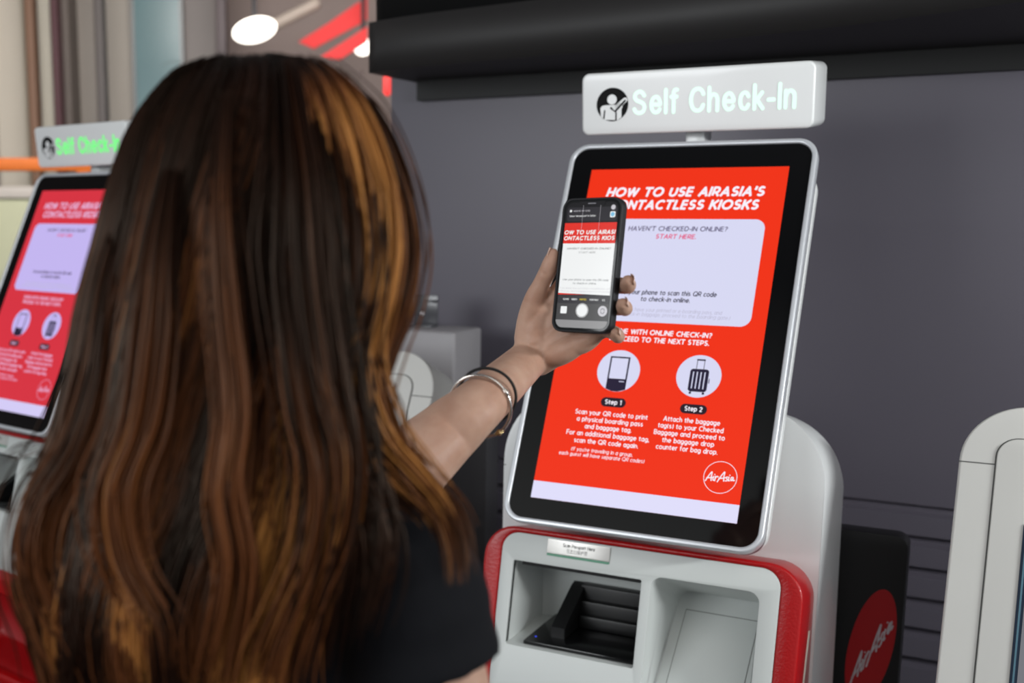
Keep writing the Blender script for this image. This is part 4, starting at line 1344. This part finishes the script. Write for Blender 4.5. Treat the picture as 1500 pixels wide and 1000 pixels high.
for k, w, ln in (('middle', 0.0062, 0.0125), ('ring', 0.0058, 0.0120), ('pinky', 0.0048, 0.0100), ('index', 0.0056, 0.0120)):
    P = FG[k]
    a, b = Vector(P[-2]), Vector(P[-1])
    r = FRr[k][-1]
    outv = Vector((0.75, 0.35, -0.45)) if k != 'index' else Vector((0.2, -0.2, -1))
    d = (b - a).normalized()
    o = outv - d * outv.dot(d); o.normalize()
    t = b + o * (r * 0.95) + d * (r * 0.95)
    nail(ph(*t), ph(*(t - d * 0.01)), PX * o.x + PY * o.y + PZ * o.z, w, ln)
a, b = Vector(TH[-2]), Vector(TH[-1]); d = (b - a).normalized()
o = Vector((-0.75, 0.1, 0.25)); o = (o - d * o.dot(d)).normalized()
t = b + o * 0.0068 + d * 0.0045
nail(ph(*t), ph(*(t - d * 0.01)), PX * o.x + PY * o.y + PZ * o.z, 0.0062, 0.0130, 'thumbnail')

# face parts
M_EYEW = mat('eye_white', (230, 226, 220), 0.25, noise=0.03)
M_IRIS = mat('iris_brown', (52, 32, 22), 0.15, noise=0.2)
M_LIP = mat('lip', (176, 96, 92), 0.4, noise=0.06)
M_BROW = mat('eyebrow_hair', (48, 32, 24), 0.6, noise=0.2)
for s in (-1, 1):
    bm = bmesh.new(); ball_bm(bm, wpt(hp(s * 0.031, 0.0495, 0.003)), 0.0122, None, 3)
    e = link('eye', mesh_of(bm), M_EYEW, person, angle=180)
    bm = bmesh.new(); ball_bm(bm, wpt(hp(s * 0.031, 0.0598, 0.003)), (0.0056, 0.0028, 0.0056), MH, 3)
    link('iris', mesh_of(bm), M_IRIS, e, angle=180)
    bm = bmesh.new(); ball_bm(bm, Vector((0, 0, 0)), 0.0134, None, 4)
    bmesh.ops.delete(bm, geom=[v for v in bm.verts if -0.0045 < v.co.z < 0.0042], context='VERTS')
    bmesh.ops.transform(bm, matrix=Matrix.Translation(wpt(hp(s * 0.031, 0.0495, 0.003))), verts=bm.verts[:])
    link('eyelids', mesh_of(bm), M_SKIN, e, angle=180)
    bm = bmesh.new()
    smooth_tube(bm, [wpt(hp(s * 0.013, 0.071, 0.025)), wpt(hp(s * 0.030, 0.0685, 0.031)), wpt(hp(s * 0.046, 0.056, 0.027))], [0.0018, 0.0022, 0.0012], 8, None, 4)
    link('eyebrow', mesh_of(bm), M_BROW, person)
bm = bmesh.new()
smooth_tube(bm, [wpt(hp(-0.021, 0.076, -0.0625)), wpt(hp(-0.009, 0.0865, -0.0590)), wpt(hp(0, 0.088, -0.0600)), wpt(hp(0.009, 0.0865, -0.0590)), wpt(hp(0.021, 0.076, -0.0625))], [0.0015, 0.0034, 0.0036, 0.0034, 0.0015], 10, None, 4)
smooth_tube(bm, [wpt(hp(-0.020, 0.075, -0.0640)), wpt(hp(0, 0.0865, -0.0675)), wpt(hp(0.020, 0.075, -0.0640))], [0.0015, 0.0044, 0.0015], 10, None, 5)
link('lips', mesh_of(bm), M_LIP, person, angle=180)

# --- clothes
M_TEE = mat('black_cotton', (12, 13, 18), 0.85, spec=0.2, noise=0.12, nscale=60, bump=0.25, bscale=500)
bm = bmesh.new()
tor = [(0.90, 0.164, 0.114), (0.98, 0.158, 0.110), (1.06, 0.140, 0.102), (1.14, 0.146, 0.108), (1.215, 0.154, 0.108), (1.262, 0.120, 0.084), (1.284, 0.078, 0.066)]
smooth_tube(bm, [wpt(TC + Vector((0, 0, z))) for z, a, b in tor], [(a, b) for z, a, b in tor], 32, TR, 4)
for S, E, k in ((SH_R, EL_R, 0.225), (SH_L, EL_L, 0.30)):
    smooth_tube(bm, [wpt(TC + Vector((0, 0, 1.275))), wpt((TC + Vector((0, 0, 1.265))).lerp(S, 0.55)), wpt(S), wpt(S.lerp(E, k * 0.5)), wpt(S.lerp(E, k))], [0.056, 0.058, 0.057, 0.058, 0.060], 24, None, 5, True)
tee = remeshed(bm, 0.005, 6, 0.5)
link('t_shirt', tee, M_TEE, person, angle=180)
M_JEAN = mat('dark_trousers', (32, 34, 44), 0.8, noise=0.1)
bm = bmesh.new()
hipL = TC - TR * 0.085; hipR = TC + TR * 0.085
smooth_tube(bm, [wpt(TC + Vector((0, 0, z))) for z in (0.96, 0.88, 0.80)], [(0.152, 0.104), (0.166, 0.116), (0.160, 0.112)], 28, TR, 4)
for h in (hipL, hipR):
    smooth_tube(bm, [wpt(h + Vector((0, 0, 0.82))), wpt(h + TF * 0.01 + Vector((0, 0, 0.48))), wpt(h + Vector((0, 0, 0.09)))], [0.085, 0.062, 0.050], 20, None, 8)
link('trousers', remeshed(bm, 0.008, 4, 0.5), M_JEAN, person, angle=180)
M_SHOE = mat('white_shoe', (190, 188, 184), 0.6, noise=0.06)
for h in (hipL, hipR):
    bm = bmesh.new()
    smooth_tube(bm, [wpt(h - TF * 0.04 + Vector((0, 0, 0.046))), wpt(h + TF * 0.05 + Vector((0, 0, 0.044))), wpt(h + TF * 0.16 + Vector((0, 0, 0.028)))], [(0.036, 0.044), (0.042, 0.040), (0.036, 0.026)], 18, TR, 5)
    link('shoe', mesh_of(bm), M_SHOE, person, angle=180)

# ================================================================== bangles on the wrist
M_BANGLE = mat('silver_jewellery', (216, 210, 204), 0.22, metal=0.95, noise=0.05, nscale=200)
M_GOLD = mat('pale_gold_jewellery', (214, 190, 140), 0.22, metal=0.95, noise=0.05, nscale=200)
M_CORD = mat('black_cord', (16, 15, 15), 0.75, noise=0.2)
ax = (WR_L - FA_L).normalized()
sd = palm_n.cross(ax).normalized()
nn = ax.cross(sd)
view = (Vector((0, 0, HC)) - BR_L).normalized()
vn = (view - ax * view.dot(ax)); vn.normalize()
vs_ = ax.cross(vn)                                      # across the arm as the eye sees it
def ring_pts(c, ra, rb, lean, skew, N=56):
    """points of a bracelet round the forearm; lean pushes the near side towards the hand"""
    return [c + vs_ * (ra * math.sin(t)) + vn * (rb * math.cos(t)) + ax * (lean * math.cos(t) + skew * math.sin(t)) for t in [2 * PI * i / N for i in range(N)]]
CB = sight(703, 595, BR_L.y - 0.002)
pts = ring_pts(CB, 0.0338, 0.0318, 0.010, 0.0)
bang = empty('silver_bangle', CB)
tag(bang, 'silver snake-chain bracelet with a bead and a pale gold clasp round the raised wrist', 'bracelet')
loc = lambda v: Vector(v) - CB
bm = bmesh.new(); tube_bm(bm, [loc(p) for p in pts], 0.0018, 10, None, False, True)
link('chain', mesh_of(bm), M_BANGLE, bang, angle=180)
def bead(p, T, r, ln, m, name):
    T = T.normalized(); A = T.orthogonal().normalized()
    bm = bmesh.new()
    tube_bm(bm, [loc(p - T * ln / 2), loc(p - T * ln / 3), loc(p - T * ln * .2), loc(p + T * ln * .2), loc(p + T * ln / 3), loc(p + T * ln / 2)], [r * .8, r * .85, r, r, r * .85, r * .8], 16, A)
    link(name, mesh_of(bm), m, bang, angle=40)
def nearest(px, py):
    best = None
    c, s = math.cos(PITCH), math.sin(PITCH)
    for i, p in enumerate(pts):
        d = p - Vector((0, 0, HC))
        zc = d.y * c - d.z * s
        x = 548.83 + F_PX * d.x / zc
        y = 591.19 - F_PX * (d.z * c + d.y * s) / zc
        if (p - CB).dot(vn) < -0.012:
            continue
        e = (x - px) ** 2 + (y - py) ** 2
        if best is None or e < best[0]:
            best = (e, i)
    return best[1]
i = nearest(720, 586); bead(pts[i], pts[(i + 1) % 56] - pts[i - 1], 0.0031, 0.0055, M_BANGLE, 'bead')
i = nearest(726, 626)
cl = pts[i]
bm = bmesh.new()
rg = [loc(cl + ax * 0.004 * math.cos(t) + (vn * 0.5 + vs_ * 0.2).normalized() * 0.0042 * math.sin(t)) for t in [2 * PI * k / 20 for k in range(20)]]
tube_bm(bm, rg, 0.0017, 8, None, False, True)
ball_bm(bm, loc(cl + vs_ * 0.0), 0.0036, None, 2)
link('clasp', mesh_of(bm), M_GOLD, bang, angle=180)
CC = sight(714, 579, BR_L.y + 0.004)
pts2 = ring_pts(CC, 0.0300, 0.0285, 0.010, 0.002)
bm = bmesh.new(); tube_bm(bm, [p - CC for p in pts2], 0.0016, 10, None, False, True)
o = link('hair_tie', mesh_of(bm), M_CORD, None, angle=180)
o.location = CC
tag(o, 'thin black elastic hair tie round the raised wrist, next to the silver bracelet', 'hair tie')

# ================================================================== the hair
M_HAIR = bpy.data.materials.new('brown_hair')
M_HAIR.use_nodes = True
nt = M_HAIR.node_tree
b = nt.nodes['Principled BSDF']
at = nt.nodes.new('ShaderNodeAttribute'); at.attribute_name = 'dye'
cr = nt.nodes.new('ShaderNodeValToRGB')
els = cr.color_ramp.elements
els[0].position = 0.0; els[0].color = (*lin((11, 6, 4)), 1)
els[1].position = 1.0; els[1].color = (*lin((196, 134, 70)), 1)
e = els.new(0.30); e.color = (*lin((36, 18, 11)), 1)
e = els.new(0.62); e.color = (*lin((98, 56, 30)), 1)
nt.links.new(at.outputs['Fac'], cr.inputs['Fac'])
nt.links.new(cr.outputs['Color'], b.inputs['Base Color'])
b.inputs['Roughness'].default_value = 0.38
b.inputs['Specular IOR Level'].default_value = 0.16
b.inputs['Specular Tint'].default_value = (1.0, 0.8, 0.62, 1)

YH = 0.885
PROF = [(78, 365, 366), (81, 322, 410), (86, 298, 448), (93, 276, 470), (105, 253, 494), (120, 238, 515), (140, 222, 535), (170, 201, 557), (210, 182, 578), (250, 169, 595),
        (300, 155, 609), (350, 142, 616), (400, 128, 614), (450, 115, 604), (500, 105, 586), (550, 95, 560), (600, 84, 545), (640, 73, 540),
        (680, 60, 535), (720, 48, 522), (760, 38, 505), (800, 33, 488), (850, 34, 472), (900, 45, 460), (950, 58, 448), (1000, 73, 438), (1060, 90, 430), (1130, 112, 420)]
rows = []
for py, lx, rx in PROF:
    Yc = YH
    for _ in range(3):                      # the hair hangs a little nearer to us lower down, on her back
        Yc = YH + 0.012 - 0.065 * min(max((1.47 - sight(lx, py, Yc).z) / 0.24, 0), 1)
    A, B = sight(lx, py, Yc), sight(rx, py, Yc)
    rows.append((A.z, (A.x + B.x) / 2, (B.x - A.x) / 2))
ZT = rows[0][0]
zs = np.array([r[0] for r in rows])[::-1]
cs = np.array([r[1] for r in rows])[::-1]
ws = np.array([r[2] for r in rows])[::-1]
def prof(z):
    return np.interp(z, zs, cs), np.interp(z, zs, ws)
def depth(z, w):
    t = np.clip((1.47 - z) / 0.22, 0, 1)
    return (1 - t) * w * 1.02 + t * np.minimum(w, 0.105)
def ycen(z):
    t = np.clip((1.47 - z) / 0.24, 0, 1)
    return YH + 0.012 - 0.065 * t
BF = math.degrees(math.atan2(HF.y, HF.x))
def beta(s, z):
    """direction round the head of a strand that starts at share s of the hairline; the face stays open below the brow"""
    k = np.clip((z - 1.50) / 0.10, 0, 1)
    half = 58 * (1 - k) + 4 * k
    return np.radians(BF + half + s * (360 - 2 * half))

def gold(s, z):
    """dye: fine highlights in a few sweeps, more towards the ends"""
    bdeg = np.degrees(beta(s, 1.45)) % 360
    g = 0.0
    for c, wd, amp in ((304, 8.0, .80), (316, 7, .62), (326, 6, .40), (290, 3, .20), (337, 5, .28), (262, 4, .34), (232, 4.5, .30), (212, 4, .24), (283, 3.5, .20), (246, 3, .16)):
        g += amp * math.exp(-((bdeg - c) / wd) ** 2)
    return g

SEG = 26
V, FQ, DY = [], [], []
def strand(P, r0, tone):
    """a fine three-sided strand through the points P (n x 3)"""
    n = len(P)
    T = np.gradient(P, axis=0)
    T /= np.linalg.norm(T, axis=1)[:, None] + 1e-9
    up = np.array([0.31, 0.85, 0.42])
    A = np.cross(T, up); A /= np.linalg.norm(A, axis=1)[:, None] + 1e-9
    B = np.cross(T, A)
    t = np.linspace(0, 1, n)
    rad = r0 * np.clip(np.minimum(0.35 + t * 6, 1.0), 0, 1) * np.where(t > 0.82, 1 - (t - 0.82) / 0.18 * 0.75, 1.0)
    base = len(V) * 0 + sum(len(v) for v in V)
    ring = []
    for k in range(3):
        a = 2 * PI * k / 3
        ring.append(P + (A * math.cos(a) + B * math.sin(a)) * rad[:, None])
    V.append(np.stack(ring, 1).reshape(-1, 3))
    DY.append(np.repeat(tone if hasattr(tone, '__len__') else np.full(n, tone), 3))
    i = np.arange(n - 1)[:, None]
    k = np.arange(3)[None, :]
    a = base + i * 3 + k; b2 = base + i * 3 + (k + 1) % 3
    FQ.append(np.stack([a, b2, b2 + 3, a + 3], -1).reshape(-1, 4))

def bigstrand(count_clumps, per, lam0, lam1, rad):
    for c in range(count_clumps):
        s0 = RNG.random()
        lam_c = lam0 + (lam1 - lam0) * RNG.random()
        z_start = ZT - 0.002 - 0.055 * RNG.random() ** 2.2
        z_end = 1.06 - 0.05 * RNG.random() + (0.10 * RNG.random() if RNG.random() < 0.25 else 0)
        ph1, ph2 = RNG.random() * 6.28, RNG.random() * 6.28
        wl = 0.20 + 0.12 * RNG.random()
        amp_b = 0.055 + 0.05 * RNG.random()
        tone_c = 0.08 + 0.12 * RNG.random() + gold(s0, 1.4) * (0.75 + 0.4 * RNG.random())
        if RNG.random() < 0.16:
            tone_c += 0.22
        sprd = 0.010 + 0.006 * RNG.random()
        for k in range(per):
            s = s0 + RNG.normal() * sprd
            if not 0 <= s <= 1:
                continue
            lam = min(lam_c + RNG.normal() * 0.012, 1.0)
            z0 = z_start - 0.004 * RNG.random()
            u = np.linspace(0, 1, SEG)
            z1 = z_end + 0.02 * RNG.normal()
            z = z0 + (z1 - z0) * (0.35 * u ** 2 + 0.65 * u ** 1.15)
            cx, w = prof(z)
            d = depth(z, w)
            low = np.clip((1.44 - z) / 0.30, 0, 1)
            bt = beta(s, z) + amp_b * low * np.sin((z0 - z) / wl * 6.28 + ph1) + 0.012 * np.sin(z * 37 + k)
            lm = lam * (1 + 0.05 * low * np.sin((z0 - z) / wl * 6.28 * 1.1 + ph2)) - 0.03 * low
            cap = np.clip((ZT - z) / 0.05, 0, 1)
            lm = lm * cap + (1 - cap) * np.minimum(lm, 0.985)
            x = cx + w * np.cos(bt) * lm
            y = ycen(z) + d * np.sin(bt) * lm
            zz = z - (1 - lam) * 0.05 * np.clip(1 - (ZT - z) / 0.12, 0, 1)
            tone = np.clip(tone_c + RNG.normal() * 0.045, 0, 1) * np.clip(0.25 + (ZT - z) / 0.20, 0.22, 1.0) + 0.14 * low * (tone_c > 0.3)
            strand(np.stack([x, y, zz], 1), rad * (0.8 + 0.5 * RNG.random()), np.clip(tone, 0, 1))
bigstrand(300, 26, 0.90, 1.0, 0.00085)
bigstrand(120, 22, 0.72, 0.9, 0.0010)

def lock(way, count, spread, tone0, tone1, rad=0.0009, seed=0):
    """a separate lock of hair along way-points given where they hang"""
    rg = np.random.default_rng(seed)
    W = np.array(catmull([tuple(sight(px, py, Y)) for px, py, Y in way], 6))
    n = len(W)
    t = np.linspace(0, 1, n)
    for k in range(count):
        o = rg.normal(size=3) * np.array([1.0, 0.55, 0.6])
        q = rg.normal(size=3) * 0.5
        sp = np.interp(t, [0, .25, .7, 1], spread)[:, None]
        P = W + o[None, :] * sp + q[None, :] * sp * np.sin(t * 5 + rg.random() * 6)[:, None] * 0.5
        m = int(n * (0.86 + 0.14 * rg.random()))
        tone = np.clip(np.interp(t, [0, 0.15, 0.5, 1], [0.15, tone0, tone1, tone1 * 0.9]) + rg.normal() * 0.09, 0, 1)
        strand(P[:m], rad * (0.8 + 0.5 * rg.random()), tone[:m])
# the fair lock that sweeps down the right side and forward over the shoulder
lock([(448, 92, .845), (490, 140, .800), (522, 230, .786), (538, 340, .783), (530, 430, .780), (515, 500, .776), (520, 570, .772), (548, 640, .772), (598, 695, .770), (636, 735, .765), (660, 780, .758)], 230, [.004, .011, .009, .005], 0.74, 0.82, 0.00085, 1)
lock([(470, 100, .85), (536, 170, .835), (578, 270, .842), (594, 370, .845), (580, 450, .835), (552, 520, .81), (534, 590, .80), (556, 650, .79), (606, 698, .775), (648, 745, .765), (668, 800, .755), (672, 860, .745)], 130, [.004, .006, .007, .005], 0.42, 0.50, 0.00085, 2)
lock([(440, 95, .84), (480, 170, .80), (505, 300, .775), (506, 420, .765), (490, 520, .760), (492, 610, .755), (512, 690, .750), (540, 760, .742), (545, 840, .735), (520, 930, .735)], 100, [.004, .010, .010, .008], 0.34, 0.26, 0.00085, 3)
lock([(420, 95, .83), (440, 250, .77), (450, 420, .755), (470, 560, .745), (490, 680, .738), (485, 790, .733), (462, 900, .735), (440, 1010, .74)], 110, [.005, .012, .012, .012], 0.20, 0.22, 0.00085, 4)
lock([(430, 400, .76), (450, 560, .745), (478, 680, .737), (470, 790, .733), (435, 880, .733), (405, 960, .735), (395, 1040, .74)], 110, [.006, .010, .010, .012], 0.40, 0.62, 0.00085, 5)
lock([(330, 140, .80), (322, 300, .765), (330, 450, .752), (345, 600, .742), (335, 720, .735), (352, 830, .733), (335, 940, .735), (310, 1030, .74)], 90, [.003, .006, .008, .010], 0.36, 0.56, 0.00085, 6)
lock([(250, 250, .79), (232, 380, .765), (222, 500, .752), (205, 620, .745), (170, 720, .738), (180, 820, .735), (225, 910, .735), (240, 1010, .74)], 90, [.003, .007, .008, .010], 0.34, 0.58, 0.00085, 7)
lock([(190, 300, .83), (165, 430, .80), (150, 560, .785), (118, 660, .775), (72, 740, .77), (62, 820, .765), (92, 900, .76), (130, 980, .755), (140, 1050, .755)], 100, [.003, .008, .010, .010], 0.30, 0.54, 0.00085, 8)
lock([(170, 420, .84), (140, 540, .83), (105, 640, .82), (62, 720, .81), (42, 800, .80), (52, 880, .79), (85, 960, .785), (100, 1040, .785)], 100, [.004, .008, .008, .010], 0.24, 0.40, 0.00085, 9)
lock([(505, 480, .775), (522, 560, .775), (540, 630, .775), (562, 690, .772), (598, 728, .768), (632, 758, .762)], 110, [.006, .010, .011, .006], 0.34, 0.42, 0.00085, 11)
# loose wisps at the left edge
for i, w in enumerate(([(120, 560, .86), (95, 630, .86), (55, 648, .86), (22, 662, .86), (-5, 690, .86)], [(110, 600, .86), (80, 668, .86), (40, 690, .86), (5, 730, .86)], [(112, 590, .86), (90, 690, .86), (52, 735, .86), (10, 742, .86)], [(118, 570, .86), (92, 640, .86), (48, 662, .86), (8, 672, .86)])):
    lock(w, 6, [.003, .004, .004, .005], 0.40, 0.45, 0.00045, 20 + i)
# flyaway hairs over the crown
for k in range(60):
    px = 290 + 240 * RNG.random()
    pt = sight(px, 96 + 0.0011 * (px - 375) ** 2, .85 + .06 * RNG.random())
    h = 0.006 + 0.008 * RNG.random(); dx = 0.02 * RNG.normal()
    P = np.array([[pt.x + dx * t, pt.y + 0.01 * t, pt.z - 0.01 + h * math.sin(t * 2.2) * 1.4] for t in np.linspace(0, 1, 8)])
    strand(P, 0.00022, 0.2)

vv = np.concatenate(V) - np.array(person.location)
ff = np.concatenate(FQ)
me = bpy.data.meshes.new('hair')
me.vertices.add(len(vv)); me.vertices.foreach_set('co', vv.reshape(-1))
me.loops.add(ff.size); me.loops.foreach_set('vertex_index', ff.reshape(-1).astype(np.int32))
me.polygons.add(len(ff)); me.polygons.foreach_set('loop_start', (np.arange(len(ff)) * 4).astype(np.int32))
me.update(calc_edges=True)
at = me.attributes.new('dye', 'FLOAT', 'POINT')
at.data.foreach_set('value', np.concatenate(DY).astype(np.float32))
hair = link('hair', me, M_HAIR, person, angle=180)
# the dark undercoat that the strands lie on
bm = bmesh.new()
NL, NA = 40, 44
grid = []
for i in range(NL):
    z = ZT - 0.006 - (ZT - 0.006 - 1.06) * (i / (NL - 1)) ** 1.25
    cx, w = prof(z)
    w = max(w * 0.90 - 0.004, 0.004); d = depth(z, w)
    grid.append([(cx + w * math.cos(beta(s, z)), ycen(z) + d * math.sin(beta(s, z)), z) for s in np.linspace(0.005, 0.995, NA)])
outer = [[bm.verts.new(wpt(p)) for p in r] for r in grid]
inner = [[bm.verts.new(wpt(Vector(p) * 1.0 + (Vector((prof(p[2])[0], ycen(p[2]), p[2])) - Vector(p)) * 0.06)) for p in r] for r in grid]
for i in range(NL - 1):
    for j in range(NA - 1):
        bm.faces.new((outer[i][j], outer[i][j + 1], outer[i + 1][j + 1], outer[i + 1][j]))
        bm.faces.new((inner[i][j], inner[i + 1][j], inner[i + 1][j + 1], inner[i][j + 1]))
    for j in (0, NA - 1):
        bm.faces.new((outer[i][j], outer[i + 1][j], inner[i + 1][j], inner[i][j]))
for j in range(NA - 1):
    for i in (0, NL - 1):
        bm.faces.new((outer[i][j], inner[i][j], inner[i][j + 1], outer[i][j + 1]))
link('hair_underlayer', mesh_of(bm), mat('dark_hair', (34, 20, 15), 0.5, noise=0.2, nscale=120), hair, angle=180)
